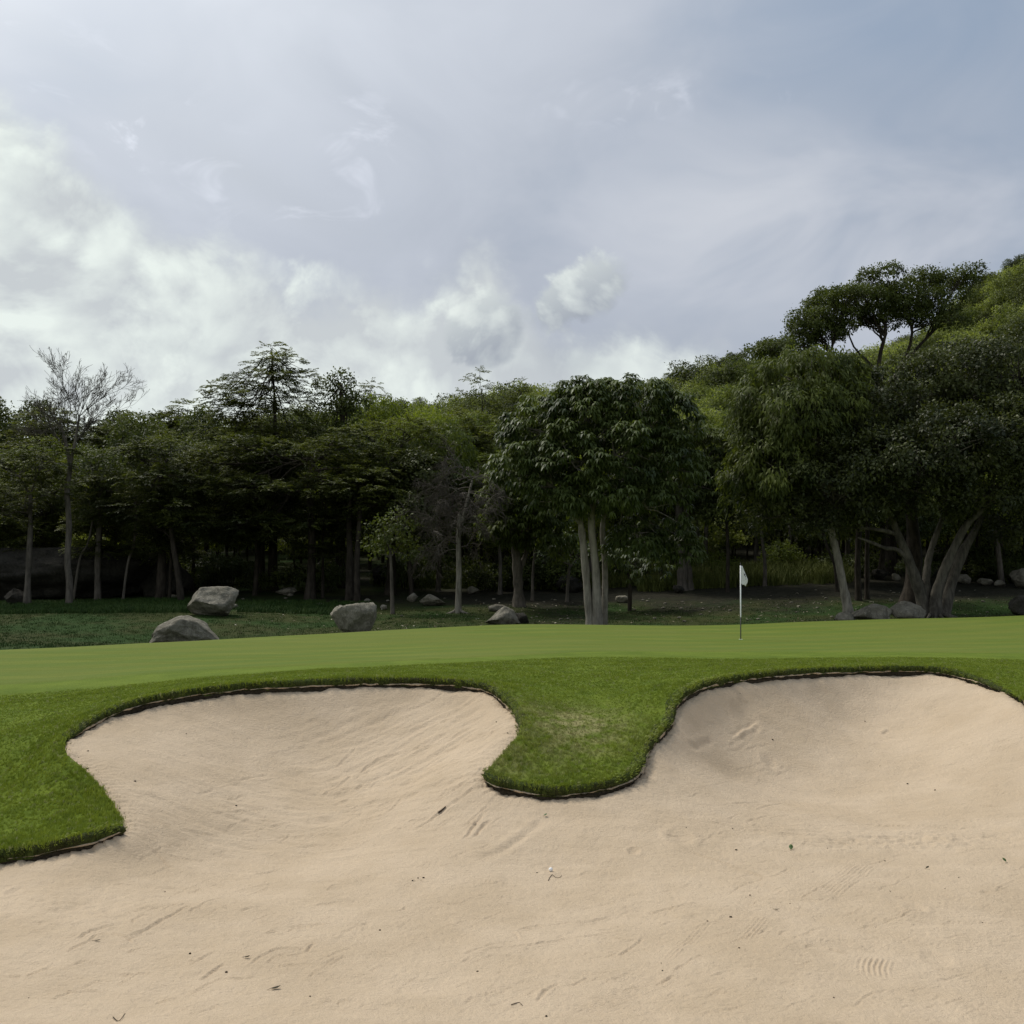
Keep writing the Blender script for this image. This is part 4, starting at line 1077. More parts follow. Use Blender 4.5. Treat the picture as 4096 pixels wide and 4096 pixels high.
# layered feathery trees that fill the middle left
for (px, dd_, foot, lobs, lab, sd) in (
        (1240, 63, 2350, [(880, 1850, 150, 40), (1010, 1800, 160, 46, .5), (1180, 1840, 170, 46), (1330, 1800, 150, 46, .6), (960, 1960, 180, 46, -.8), (1140, 1980, 190, 50, -1), (1330, 1960, 170, 50, -.6), (1480, 1900, 130, 50), (880, 2060, 140, 44), (1060, 2110, 190, 46, -.8), (1250, 2100, 190, 50, -.8), (1440, 2080, 150, 50)], 'widest of the dark feathery trees, its layered branches hanging low behind the flat-topped boulder', 21),
        (640, 62, 2380, [(560, 1830, 140, 44), (680, 1800, 150, 44, .5), (500, 1930, 130, 44, -.4), (640, 1930, 170, 46, -.8), (780, 1960, 150, 44), (560, 2050, 150, 44, -.6), (700, 2090, 160, 44, -.6), (660, 2200, 120, 40), (780, 2170, 100, 40)], 'dark feathery tree with layered branches drooping over the great rock slab', 22),
        (1560, 66, 2350, [(1500, 1760, 140, 50), (1640, 1740, 130, 50), (1560, 1850, 160, 56, -.6), (1690, 1880, 120, 50), (1520, 1970, 150, 56, -.5), (1660, 2010, 120, 50), (1580, 2100, 140, 50)], 'dark feathery tree between the widest feathery tree and the dead tree', 23)):
    st = [rooted(dd_, [(px, foot, 0, 20), (px + 8, foot - 180, 0, 16), (px - 5, foot - 380, 0, 11), (px + 10, foot - 520, 0, 6)])]
    build_tree('feathery_tree', lab, floor_at(px, dd_), st, px_lobes(dd_, lobs), 'spray', 0.24, 0.75, 20, L_SPRAY, B_DARK, sd, r_limb=.07, fill=.1)


# bare and dead trees: only branches and twigs
def ramify(start, direction, length, rad, depth, r, spread, droop, out, keep=0.78, kids=(2, 4)):
    n_ = 4; p = [np.asarray(start, float)]; dv = nrm(np.asarray(direction, float))
    for i in range(n_):
        dv = nrm(dv + r.normal(0, .10, 3) + np.array((0, 0, droop)))
        p.append(p[-1] + dv * length / n_)
    p = np.array(p); out.append((p, np.linspace(rad, rad * .6, n_ + 1), depth))
    if depth == 0: return
    for _ in range(r.integers(*kids)):
        k = r.integers(1, n_ + 1); nd = nrm(dv + r.normal(0, spread, 3))
        ramify(p[k], nd, length * keep * r.uniform(.6, 1.1), rad * .58, depth - 1, r, spread, droop, out, keep, kids)


def bare_tree(name, label, base, stems, forks, bm, tm, seed, spread, droop, depth, length, rad, keep=.78, kids=(2, 5), leafy=None):
    r = np.random.default_rng(seed); base = np.asarray(base)
    root = empty(name, base); tag(root, label, 'tree')
    S = []
    for p, rr in stems:
        p = catmull(p, 4); S.append((p, np.interp(np.linspace(0, 1, len(p)), np.linspace(0, 1, len(rr)), rr)))
    tv, tf = tubes(S, 8)
    obj('trunk', mesh_np('trunk', tv - base, [tf], [bm], smooth=True), root)
    br = []
    for a, dv, L in forks: ramify(a, dv, L, rad, depth, r, spread, droop, br, keep, kids)
    thick = [(p, q) for p, q, dp in br if dp >= 2]; thin = [(p, np.maximum(q, .008)) for p, q, dp in br if dp < 2]
    v1, f1 = tubes(thick, 5); v2, f2 = tubes(thin, 3)
    obj('branches', mesh_np('branches', np.concatenate([v1, v2]) - base, [np.concatenate([f1, f2 + len(v1)])], [tm], smooth=True), root)
    if leafy:
        tips = np.array([p[-1] for p, q, dp in br if dp == 0]); tips = tips[r.random(len(tips)) < leafy[1]]
        v, f, t = clusters('droop', tips, nrm(r.normal(0, 1, tips.shape)), leafy[0], r.random(len(tips)), r)
        obj('crown', mesh_np('crown', v - base, [f], [leafy[2]], tint=np.clip(t, 0, 1)), root)
    return root


d = 58.0
st = [rooted(d, [(276, 2412, 0, 16), (278, 2330, 0, 14), (270, 2250, 0, 13), (276, 2100, 0, 12), (268, 1960, 0, 11), (280, 1860, 0, 9), (255, 1740, 0, 6)]), px_stem(d, [(280, 1860, 0, 7), (300, 1770, 0, 6), (318, 1660, .2, 4)])]
fk = []
for k in range(15):
    t = k / 14; ang = -1.05 + 2.1 * t; top = k % 2
    px, py = ((255, 1735) if t < .5 else (316, 1668)) if top else ((268, 1800) if t < .5 else (300, 1770))
    fk.append((P(px, py, d), (math.sin(ang), rnd.uniform(-.45, .45), math.cos(ang) * 1.1), rnd.uniform(1.7, 2.3)))
bare_tree('bare_tree', 'slender leafless tree with twiggy crown against the bright cloud in front of the rock slab', floor_at(276, d), st, fk, B_GREY, B_FIG, 31, .34, .03, 4, 2.4, .026, keep=.72, kids=(3, 5), leafy=(.08, .05, L_DRY))
d = 54.0
st = [rooted(d, [(1832, 2456, 0, 15), (1834, 2380, 0, 12), (1836, 2280, 0, 11), (1834, 2150, 0, 10), (1840, 2050, 0, 8)]), px_stem(d, [(1834, 2160, 0, 7), (1860, 2040, .2, 6), (1890, 1920, .3, 4)])]
for k in range(3):
    a = (-.5, .6, 2.6)[k]; b0 = floor_at(1832, d); st.append(([b0 + (0, 0, .35), b0 + (.25 * math.cos(a), .25 * math.sin(a) - .1, .1), b0 + (.8 * math.cos(a), .6 * math.sin(a) - .2, -.05)], [.10, .07, .03]))
fk = []
for k in range(30):
    t = k / 29; px = 1838 + (52 * t if k % 2 else 0); py = 2200 - 290 * t; a = rnd.uniform(0, 6.28); sp = rnd.uniform(.6, 1.1)
    if k % 3 == 0: a = rnd.uniform(2.4, 3.9)
    fk.append((P(px, py, d), (math.cos(a) * sp, math.sin(a) * sp, rnd.uniform(.1, .9)), rnd.uniform(1.2, 2.0)))
bare_tree('dead_tree', 'grey dead tree with fine drooping twigs on a slim pale trunk', floor_at(1832, d), st, fk, B_PALE, B_GREY, 32, .42, -.09, 4, 1.8, .032, keep=.72, kids=(3, 5))

# small saplings and slim trunks along the wood's edge
SLIM = [
    (1570, 54, [(1572, 2414, 0, 9), (1568, 2350, 0, 8), (1566, 2290, 0, 7), (1560, 2180, 0, 4)], [(1540, 2140, 70, 60), (1600, 2110, 60, 60), (1580, 2200, 70, 50), (1520, 2210, 50, 40)], 'oval', L_DARK, B_GREY, 'slim sapling with a small bottle green crown right of the flat-topped boulder'),
    (110, 58, [(108, 2404, 0, 17), (112, 2300, 0, 12), (120, 2140, 0, 11), (122, 1980, 0, 7)], [(60, 1880, 110, 90), (170, 1840, 110, 80), (100, 1990, 110, 80), (20, 2050, 90, 70), (190, 1960, 90, 60)], 'spray', L_SPRAY, B_GREY, 'straight grey-trunked tree left of the leafless tree, before the rock slab'),
    (392, 62, [(392, 2372, 0, 13), (390, 2260, 0, 12), (398, 2080, 0, 11), (400, 1950, 0, 7)], [(380, 1880, 110, 70), (450, 1960, 100, 60), (330, 1960, 100, 60), (400, 2060, 90, 50)], 'oval', L_DARK, B_GREY, 'straight slim dark trunk right of the leafless tree, before the rock slab'),
    (500, 61, [(492, 2336, 0, 6), (510, 2260, 0, 5), (535, 2180, 0, 6), (545, 2060, 0, 5)], [(540, 2000, 70, 50), (580, 2070, 60, 40)], 'spray', L_SPRAY, B_GREY, 'thin sapling leaning right in front of the rock slab'),
    (296, 61, [(294, 2326, 0, 5), (318, 2240, 0, 5), (352, 2170, 0, 4), (372, 2070, 0, 4)], [(370, 2030, 60, 40)], 'spray', L_SPRAY, B_GREY, 'thin bent sapling leaning from behind the leafless tree'),
    (728, 60, [(728, 2388, 0, 15), (712, 2300, 0, 12), (694, 2190, 0, 10), (680, 2080, 0, 7)], [(680, 2030, 110, 50), (620, 2100, 80, 40), (740, 2090, 90, 40)], 'spray', L_SPRAY, B_DARK, 'black trunk leaning left at the right end of the rock slab'),
    (1398, 62, [(1398, 2344, 0, 17), (1400, 2240, 0, 15), (1396, 2100, 0, 12), (1400, 1980, 0, 8)], [(1380, 1930, 120, 60), (1440, 2000, 110, 50)], 'spray', L_SPRAY, B_DARK, 'left of a pair of black trunks behind the flat-topped boulder'),
    (1430, 61, [(1430, 2342, 0, 13), (1428, 2240, 0, 12), (1436, 2120, 0, 10), (1440, 2000, 0, 7)], [(1450, 1950, 110, 50), (1500, 2020, 90, 50)], 'spray', L_SPRAY, B_DARK, 'right of a pair of black trunks behind the flat-topped boulder'),
    (2130, 61, [(2130, 2390, 0, 7), (2132, 2300, 0, 6), (2140, 2200, 0, 5)], [(2150, 2140, 70, 60)], 'oval', L_DARK, B_GREY, 'very thin dark sapling behind the stout forked trunk'),
    (2270, 60, [(2268, 2400, 0, 8), (2272, 2330, 0, 6), (2280, 2260, 0, 5)], [(2260, 2200, 80, 60), (2310, 2230, 60, 50), (2200, 2230, 50, 40)], 'oval', L_PALM, B_GREY, 'small leafy sapling left of the three pale trunks'),
    (2520, 56, [(2518, 2420, 0, 9), (2520, 2360, 0, 8), (2516, 2290, 0, 6)], [(2530, 2250, 100, 60), (2600, 2280, 70, 50), (2460, 2270, 60, 50)], 'umbel', L_PALM, B_DARK, 'short dark tree of hand-shaped leaves right of the three pale trunks'),
    (3060, 66, [(3058, 2322, 0, 8), (3060, 2260, 0, 7), (3050, 2170, 0, 6), (3040, 2080, 0, 5)], [(3040, 2040, 80, 60), (3090, 2080, 70, 50), (2990, 2090, 60, 50)], 'oval', L_DARK, B_GREY, 'slim sapling with a pale trunk just right of the flag'),
    (3350, 62, [(3348, 2330, 0, 7), (3338, 2260, 0, 6), (3310, 2190, 0, 6), (3290, 2120, 0, 5)], [(3290, 2090, 70, 40), (3330, 2070, 70, 40)], 'oval', L_FIG, B_DARK, 'thin black sapling bent left behind the leaning pale trunk'),
    (3432, 58, [(3432, 2334, 0, 13), (3430, 2240, 0, 12), (3436, 2120, 0, 11), (3440, 2000, 0, 8)], [(3440, 1960, 120, 70), (3400, 2030, 90, 50)], 'oval', L_FIG, B_DARK, 'left of two straight black trunks between the leaning pale trunk and the fig'),
    (3468, 58.5, [(3466, 2334, 0, 10), (3468, 2240, 0, 9), (3470, 2120, 0, 8), (3480, 2000, 0, 6)], [(3500, 1970, 110, 70)], 'oval', L_FIG, B_DARK, 'right of two straight black trunks between the leaning pale trunk and the fig'),
    (2910, 64, [(2908, 2300, 0, 8), (2912, 2200, 0, 7), (2905, 2080, 0, 5)], [(2910, 2040, 80, 70), (2870, 2090, 70, 60), (2960, 2010, 80, 80)], 'oval', L_DARK, B_DARK, 'slim dark tree above the tall grass left of the flag'),
]
for i, (px, dd_, stem, lobs, kd, lm, bm, lab) in enumerate(SLIM):
    build_tree('slim_tree', lab, floor_at(px, dd_), [rooted(dd_, stem)], px_lobes(dd_, lobs), kd, {'oval': .2, 'spray': .22, 'umbel': .32}[kd], .55, 26, lm, bm, 60 + i, r_limb=.04, sides=7)


# ------------------------------------------------------------------ the wood behind: prototypes copied one by one
def proto_tree(kind, size, lm, bm, seed, H=12.0, sub_r=.85, dens=22, wide=1.0):
    r = np.random.default_rng(seed); lobes = []
    nl = 11
    for k in range(nl):
        a = k * 2.399 + r.uniform(-.3, .3); t = r.uniform(.38, .92); rad = (1.9 - 1.2 * abs(t - .55)) * wide * r.uniform(.6, 1.15)
        rr = r.uniform(1.2, 2.0) * wide
        lobes.append((np.array((math.cos(a) * rad, math.sin(a) * rad, t * H)), (rr, rr, rr * (.45 if kind == 'spray' else .75))))
    lobes.append((np.array((0, 0, H * .93)), (1.2 * wide, 1.2 * wide, .8)))
    bend = r.normal(0, .25, (3, 2))
    stem = [np.array((0, 0, -.3)), np.array((bend[0][0], bend[0][1], H * .25)), np.array((bend[1][0], bend[1][1], H * .5)), np.array((bend[2][0], bend[2][1], H * .85))]
    root = build_tree('forest_tree', '', (0, 0, 0), [(stem, [.20, .16, .12, .05])], lobes, kind, size, sub_r, dens, lm, bm, seed, r_limb=.07, sides=7, fill=.2)
    return root


protos = [('dark', proto_tree('oval', .24, L_DARK, B_DARK, 201)), ('dark', proto_tree('oval', .26, L_FIG, B_DARK, 202, wide=1.15)), ('feather', proto_tree('spray', .24, L_SPRAY, B_DARK, 203, wide=1.1)),
          ('olive', proto_tree('droop', .34, L_OLIVE, B_GREY, 204)), ('light', proto_tree('oval', .22, L_LIGHT, B_GREY, 205)), ('feather', proto_tree('spray', .26, L_OLIVE, B_GREY, 206))]
LAB = {'dark': ('dark broadleaf tree in the crowded wood behind the green', 'dark broadleaf trees of the wood'), 'feather': ('feathery layered tree in the crowded wood behind the green', 'feathery trees of the wood'),
       'olive': ('olive green tree with hanging leaves in the crowded wood behind the green', 'olive trees of the wood'), 'light': ('light green tree in the crowded wood behind the green', 'light green trees of the wood')}
used_proto = set()


def copy_thing(root, loc, rz, scl):
    r2 = root.copy(); COL.objects.link(r2); r2.location = loc; r2.rotation_euler = (0, 0, rz); r2.scale = scl
    for ch in root.children:
        c = ch.copy(); COL.objects.link(c); c.parent = r2
    return r2


def place(pi, loc, rz, scl):
    kind_, root = protos[pi]
    if pi not in used_proto:
        used_proto.add(pi); o = root; o.location = loc; o.rotation_euler = (0, 0, rz); o.scale = scl
    else: o = copy_thing(root, loc, rz, scl)
    tag(o, LAB[kind_][0], 'tree', LAB[kind_][1]); return o


SKYLINE_X = [-600, 0, 200, 420, 620, 800, 1000, 1250, 1450, 1600, 1750, 1900, 2050, 2300, 2600, 2850, 3000, 3200, 3500, 3800, 4100, 4700]
SKYLINE_Y = [1550, 1555, 1570, 1555, 1590, 1570, 1620, 1620, 1600, 1560, 1570, 1580, 1620, 1680, 1690, 1660, 1640, 1560, 1500, 1430, 1400, 1380]
wr = random.Random(77)
for (dd_, step, lowr) in ((64, 4.6, (.60, .84)), (70, 5.2, (.74, .95)), (78, 5.6, (.86, 1.0)), (88, 6.2, (.92, 1.02))):
    x = -0.60 * dd_
    while x < 0.60 * dd_:
        xx = x + wr.uniform(-1.2, 1.2); yy = dd_ + wr.uniform(-2.2, 2.2); x += step
        px = 2048 + xx / yy * 4096
        if dd_ == 64 and (2560 < px < 3330 or 2000 < px < 2250): continue           # open grassy bank behind the flag
        if dd_ == 70 and 2780 < px < 3300: continue
        g = float(ground_z(np.array([xx]), np.array([yy]))[0])
        top = CAMZ + ray(px, np.interp(px, SKYLINE_X, SKYLINE_Y))[1] * yy
        H = (top - g) * wr.uniform(*lowr)
        left = px < 1350
        pi = wr.choices(range(6), (4, 3, 5, 1, 0, 1) if left else ((1, 1, 2, 3, 6, 3) if px < 2100 else (3, 2, 1, 3, 2, 2)))[0]
        s_ = H / 12.9; wdt = s_ * wr.uniform(.85, 1.15)
        place(pi, (xx, yy, g), wr.uniform(0, 6.28), (wdt, wdt, s_))
for pi in range(6):
    if pi not in used_proto: place(pi, (-46 + pi * 3, 92, float(ground_z(np.array([-46.]), np.array([92.]))[0])), 0, (1, 1, 1))

# undergrowth
def proto_shrub(kind, size, lm, seed, H=1.6):
    r = np.random.default_rng(seed)
    lobes = [(np.array((r.normal(0, .6), r.normal(0, .6), r.uniform(.35, .8) * H)), (r.uniform(.5, .9), r.uniform(.5, .9), r.uniform(.4, .7))) for _ in range(6)]
    st = [([np.array((a, b, -.1)), np.array((a * 1.6, b * 1.6, .5)), np.array((a * 3, b * 3, 1.0))], [.03, .025, .015]) for a, b in r.normal(0, .15, (4, 2))]
    root = build_tree('shrub', '', (0, 0, 0), st, lobes, kind, size, .42, 40, lm, B_DARK, seed, r_limb=.02, sides=5, flare=False, cat='shrub')
    root.children[0].name = 'stems'; root.children[1].name = 'foliage'
    return root
sh = [proto_shrub('oval', .17, L_DARK, 301), proto_shrub('droop', .25, L_PALM, 302), proto_shrub('oval', .16, L_OLIVE, 303)]
SHL = ['dark leafy shrub in the undergrowth of the wood', 'shrub with hanging leaves in the undergrowth of the wood', 'light green shrub in the undergrowth of the wood']
first = set()
for k in range(110):
    yy = wr.choice((59, 63, 67, 71, 75)) + wr.uniform(-1.5, 1.5); xx = wr.uniform(-.55, .55) * yy; px = 2048 + xx / yy * 4096
    if yy < 68: continue
    if 2620 < px < 3330 and yy < 74: continue
    w3 = (4, 2, 0.3) if not (2500 < px < 3400) else (2, 1, 4)
    i = wr.choices(range(3), w3)[0]; s_ = wr.uniform(.7, 1.5)
    g = float(ground_z(np.array([xx]), np.array([yy]))[0])
    if i in first: o = copy_thing(sh[i], (xx, yy, g), wr.uniform(0, 6.28), (s_ * 1.15, s_ * 1.15, s_))
    else: first.add(i); o = sh[i]; o.location = (xx, yy, g); o.scale = (s_, s_, s_)
    tag(o, SHL[i], 'shrub', SHL[i].replace('shrub', 'shrubs'))

# wooded hillside: reads as one mass
def hill_tree(seed, lm, H):
    r = np.random.default_rng(seed)
    lobes = [(np.array((r.normal(0, .9), r.normal(0, .9), H * r.uniform(.4, .85))), (r.uniform(.9, 1.5),) * 2 + (r.uniform(.6, 1.1),)) for _ in range(6)]
    v, f, t, _ = crown_geo(lobes, 'oval', .34, .7, 10, seed, -.5, .1)
    tv, tf = tubes([(np.array([(0, 0, -.5), (0.1, 0, H * .3), (0, .1, H * .7)]), np.array((.12, .09, .03)))], 5)
    vv = np.concatenate([v, tv]); me = mesh_np('hill_tree', vv, [f, tf + len(v)], [lm, B_DARK], tint=np.concatenate([t, np.zeros(len(tv))]), mat_idx=np.concatenate([np.zeros(len(f)), np.ones(len(tf))]))
    return me
hx, hy = np.meshgrid(np.arange(-75, 190, 3.9), np.arange(93, 262, 3.9)); hx = hx.ravel() + RNG.uniform(-1.5, 1.5, hx.size); hy = hy.ravel() + RNG.uniform(-1.5, 1.5, hy.size)
k = np.abs(hx) < .58 * hy + 4; hx, hy = hx[k], hy[k]
hz = ground_z(hx, hy); which = RNG.random(len(hx)) + 0.25 * fbm2(hx / 14, hy / 14, 2, 15)
L_HILL2 = leaf_mat('leaf_hillside_dark', (0.040, 0.050, 0.016), (0.150, 0.170, 0.055), .3, var=0.8)
for j, (lo, hi, sd, lm, H) in enumerate(((-9, .42, 401, L_HILL, 4.6), (.42, .72, 402, L_HILL, 5.6), (.72, 9, 403, L_HILL2, 5.2))):
    q = (which >= lo) & (which < hi); m_ = q.sum()
    instancer('hillside_wood', np.column_stack([hx, hy, hz])[q], np.column_stack([np.zeros(m_), np.zeros(m_), RNG.uniform(0, 6.28, m_)]), RNG.uniform(.6, 1.6, m_) * (1 + .12 * fbm2(hx[q] / 9, hy[q] / 9, 2, 3)), hill_tree(sd, lm, H),
              label=('light green', 'pale green taller', 'darker green')[j] + ' scrubby trees covering the hillside behind the wood', cat='wood')
# trees that stand out along the ridge
ridge = []
for (px, py) in ((2690, 1500), (2735, 1475), (2790, 1450), (2900, 1415), (2950, 1392), (3925, 1060), (3960, 1075), (4040, 1030), (4085, 1005), (1690, 1545), (1480, 1560), (1600, 1570)):
    dd_ = 215.0; xx = ray(px, py)[0] * dd_
    yy = np.arange(150, 262, 2.0); zz = ground_z(ray(px, py)[0] * yy, yy); an = (zz - CAMZ) / yy; j = an.argmax(); yy_ = yy[j]
    g = zz[j]; top = CAMZ + ray(px, py)[1] * yy_
    H = float(np.clip(top - g + 1.0, 4.0, 9.0)); s_ = H / 12.9
    o = copy_thing(protos[wr.choice((0, 1, 2))][1], (ray(px, py)[0] * yy_, yy_, g - .3), wr.uniform(0, 6), (s_ * 1.1, s_ * 1.1, s_)); o.name = 'ridge_tree'
    tag(o, 'dark little tree standing out on the ridge of the hill against the sky', 'tree', 'trees on the ridge of the hill')
# sparse crowns over the central skyline
for (px, py_t, py_b, d_, n_l, wd, lab) in ((1925, 1478, 1640, 92, 9, 95, 'thin spreading feathery tree above the central skyline'), (1480, 1528, 1660, 90, 7, 40, 'sparse wispy tree top above the skyline right of the round-topped tree'), (2080, 1520, 1650, 90, 6, 36, 'small dark tree top left of the three-trunked tree crown')):
    r = np.random.default_rng(px); lobs = []
    for k in range(n_l):
        t = k / (n_l - 1); lobs.append((px + r.uniform(-1, 1) * wd * (.3 + t), py_t + 20 + (py_b - py_t) * t, 38 * (.6 + .6 * t), 14, r.normal(0, .5)))
    st = [rooted(d_, [(px, 2200, 0, 6), (px, 1800, 0, 4), (px + 5, 1640, 0, 2.2), (px, 1560, 0, 1)])]
    build_tree('feathery_tree', lab, floor_at(px, d_), st, px_lobes(d_, lobs), 'spray', .24, .5, 16, L_SPRAY, B_DARK, px, r_limb=.04, under=-.4, fill=0)

# ------------------------------------------------------------------ rocks
import bmesh
from mathutils import noise as mnoise


def ico(level):
    bm = bmesh.new(); bmesh.ops.create_icosphere(bm, subdivisions=level, radius=1.0)
    v = np.array([q.co[:] for q in bm.verts]); f = np.array([[w_.index for w_ in q.verts] for q in bm.faces]); bm.free()
    return v, f


ICO = {k: ico(k) for k in (2, 3, 4, 5)}


def rock_mat(name, c0, c1, c2, streak=0.5):
    m_, n = material(name)
    a = n.noise(n.pos, 1.6, 5, 0.65, 0.4); b = n.noise(n.pos, 7.0, 5, 0.7); g = n.noise(n.pos, 38.0, 3, 0.7)
    mp = n.n.new('ShaderNodeMapping'); mp.inputs['Scale'].default_value = (3.6, 3.6, 0.5); n.put(mp.inputs[0], n.pos)
    s_ = n.noise(mp.outputs[0], 1.0, 4, 0.6)
    c = n.mix(n.smooth(a, 0.35, 0.65), c0, c1)
    c = n.mix(n.smooth(b, 0.5, 0.68, 0, .7), c, c2)
    c = n.mix(n.smooth(s_, 0.52, 0.66, 0, streak), c, tuple(x * .28 for x in c0))
    c = n.mix(n.smooth(g, .4, .7, 0, .35), c, tuple(x * .55 for x in c1))
    surf(n, c, 0.92, 0.15, n.m('ADD', n.m('MULTIPLY', b, 0.8), n.m('MULTIPLY', g, .25)), 1.0, 0.10)
    return m_


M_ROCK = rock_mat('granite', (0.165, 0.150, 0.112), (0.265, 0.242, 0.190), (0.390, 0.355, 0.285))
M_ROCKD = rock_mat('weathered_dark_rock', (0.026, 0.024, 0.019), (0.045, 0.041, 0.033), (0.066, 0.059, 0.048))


def wide_ok(w_px): return w_px < 230


def boulder(label, px0, px1, pt, pb, d, seed, mat=None, depth=.8, cuts=7, top=None, prof=None, rough=.16, level=None, rot=0.0, name='boulder', group=None, tilt=0.0, flat=None):
    q_ = hit((px0 + px1) / 2, pb, ground_z, 43.0, 100.0)[1]
    if d > 48 and wide_ok(px1 - px0) and abs(q_ / d - 1) < .35: d = float(q_)
    r = np.random.default_rng(seed); wd = (px1 - px0) / 4096 * d; ht = (pb - pt) / 4096 * d
    lv = level or (5 if wd > 2 else (4 if wd > 1.1 else (3 if wd > .45 else 2)))
    v, f = ICO[lv]; v = v.copy(); o3 = r.uniform(-50, 50, 3)
    nz = np.array([mnoise.noise(Vector(q * 1.1 + o3)) for q in v]); nz2 = np.array([mnoise.fractal(Vector(q * 2.6 + o3), 0.9, 2.1, 4) for q in v])
    v = v * (1 + rough * 1.6 * nz)[:, None]
    for _ in range(cuts + 4):
        nn = nrm(r.normal(0, 1, 3)); of = r.uniform(.56, .86); dd_ = v @ nn - of
        v = v - np.maximum(dd_, 0)[:, None] * nn
    v = v * (1 + rough * .6 * nz2)[:, None]
    if flat: v[:, 2] = np.minimum(v[:, 2], flat + .05 * nz2 + .1 * v[:, 0])
    if tilt:
        c_, s_ = math.cos(tilt), math.sin(tilt); v = np.stack([v[:, 0] * c_ - v[:, 2] * s_, v[:, 1], v[:, 0] * s_ + v[:, 2] * c_], 1)
    lo, hi = v.min(0), v.max(0); v = (v - (lo + hi) / 2) / ((hi - lo) / 2)
    if top is not None:
        k = np.interp(v[:, 0], [q[0] for q in top], [q[1] for q in top]); v[:, 2] = (v[:, 2] + 1) * k - 1
    if prof is not None:
        k = np.interp(v[:, 2], [q[0] for q in prof], [q[1] for q in prof]); v[:, 0] *= k; v[:, 1] *= k
    c_, s_ = math.cos(rot), math.sin(rot)
    p = P((px0 + px1) / 2, pb, d); g = float(ground_z(np.array([p[0]]), np.array([d]))[0])
    bz = min(p[2], g) - 0.06 * ht; tz = P((px0 + px1) / 2, pt, d)[2]; h2 = (tz - bz)
    w3 = np.stack([v[:, 0] * wd / 2, v[:, 1] * wd / 2 * depth, (v[:, 2] + 1) / 2 * h2 + bz - g], 1)
    w3[:, :2] = np.stack([w3[:, 0] * c_ - w3[:, 1] * s_, w3[:, 0] * s_ + w3[:, 1] * c_], 1)
    me = mesh_np(name, w3, [f], [mat or M_ROCK], smooth=lv < 4)
    return tag(obj(name, me, loc=(p[0], d, g)), label, 'rock', group)


boulder('large rounded granite boulder sloping down to the right, lying against the back of the green', 618, 908, 2452, 2588, 39.5, 1, depth=.8, cuts=13, top=[(-1, .55), (-.75, .9), (-.4, 1.0), (-.1, .97), (.35, .78), (.75, .45), (1, .22)], prof=[(-1, .93), (-.6, 1), (1, 1)], rough=.18)
boulder('cracked pale boulder leaning up to the right at the foot of the wood', 750, 955, 2345, 2462, 50, 2, depth=.8, cuts=8, tilt=.35, rough=.12)
boulder('flat-topped grey boulder with dark streaks and an undercut base', 1310, 1520, 2408, 2532, 43, 3, depth=.8, cuts=8, flat=.42, prof=[(-1, .62), (-.6, .74), (0, .86), (.55, 1.0), (.8, .98), (1, .86)], rough=.13)
boulder('slanting layered slab of grey rock just beyond the crest of the green', 1938, 2082, 2424, 2504, 47.5, 4, depth=.75, cuts=10, top=[(-1, .3), (-.2, .85), (.1, 1), (.6, .9), (1, .4)], rough=.2)
boulder('short flat stone resting behind the slanting slab', 1950, 2040, 2416, 2446, 49, 5, depth=.6, cuts=8)
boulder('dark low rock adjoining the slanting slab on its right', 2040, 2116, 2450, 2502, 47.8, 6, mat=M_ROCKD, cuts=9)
boulder('pale rounded stone left of the broken ledge near the dead tree', 1626, 1674, 2371, 2408, 56, 7, cuts=6)
boulder('broken pale ledge of rock left of the dead tree', 1676, 1786, 2374, 2422, 57, 8, cuts=10, rough=.22, top=[(-1, .9), (-.3, 1), (.4, .75), (1, .3)])
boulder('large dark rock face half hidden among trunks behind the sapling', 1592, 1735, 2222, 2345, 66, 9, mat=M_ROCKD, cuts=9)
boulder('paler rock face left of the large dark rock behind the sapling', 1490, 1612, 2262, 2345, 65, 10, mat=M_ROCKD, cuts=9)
boulder('small grey rock at the foot of the leaning pale trunk', 3335, 3420, 2445, 2496, 49.3, 11, cuts=7)
boulder('rounded grey boulder right of the leaning pale trunk', 3400, 3556, 2414, 2492, 48.6, 12, cuts=7, rough=.1)
boulder('rounded grey boulder touching the left foot of the fig', 3560, 3705, 2404, 2488, 48.6, 13, cuts=6, rough=.1)
boulder('tall rounded boulder standing right of the fig', 4046, 4180, 2262, 2352, 58, 14, cuts=5, rough=.1)
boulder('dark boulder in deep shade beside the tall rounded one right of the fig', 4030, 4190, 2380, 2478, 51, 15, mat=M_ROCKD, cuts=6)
boulder('low pale-topped boulder close behind the right stem of the fig', 3822, 3882, 2296, 2334, 60, 16, cuts=6)
boulder('wide flat boulder deep under the trees right of the fig', 3950, 4045, 2252, 2296, 66, 17, cuts=8)
boulder('dim boulder between the low pale-topped one and the wide flat one', 3872, 3945, 2268, 2306, 66, 18, mat=M_ROCKD, cuts=7)
boulder('small rock in front of the dim boulder right of the fig', 3910, 3972, 2312, 2342, 60, 19, cuts=7)
boulder('smallest rock of the heap right of the fig', 3976, 4022, 2320, 2346, 60, 20, cuts=7)
boulder('flat pale slab lying in the turf left of the flat-topped boulder', 1098, 1190, 2350, 2380, 56, 21, cuts=9, depth=.7)
boulder('little stone in front of the flat pale slab', 1148, 1174, 2372, 2386, 55, 22)
boulder('small pale stone at the right foot of the cracked boulder', 918, 952, 2416, 2436, 50.5, 23)
boulder('small stone on the turf above the flat-topped boulder', 1452, 1486, 2394, 2412, 54, 24)
boulder('mossy round stone right of the flat-topped boulder', 1520, 1550, 2418, 2438, 53, 25)
boulder('flat stone on the turf left of the flat-topped boulder', 1262, 1292, 2410, 2420, 52, 26)
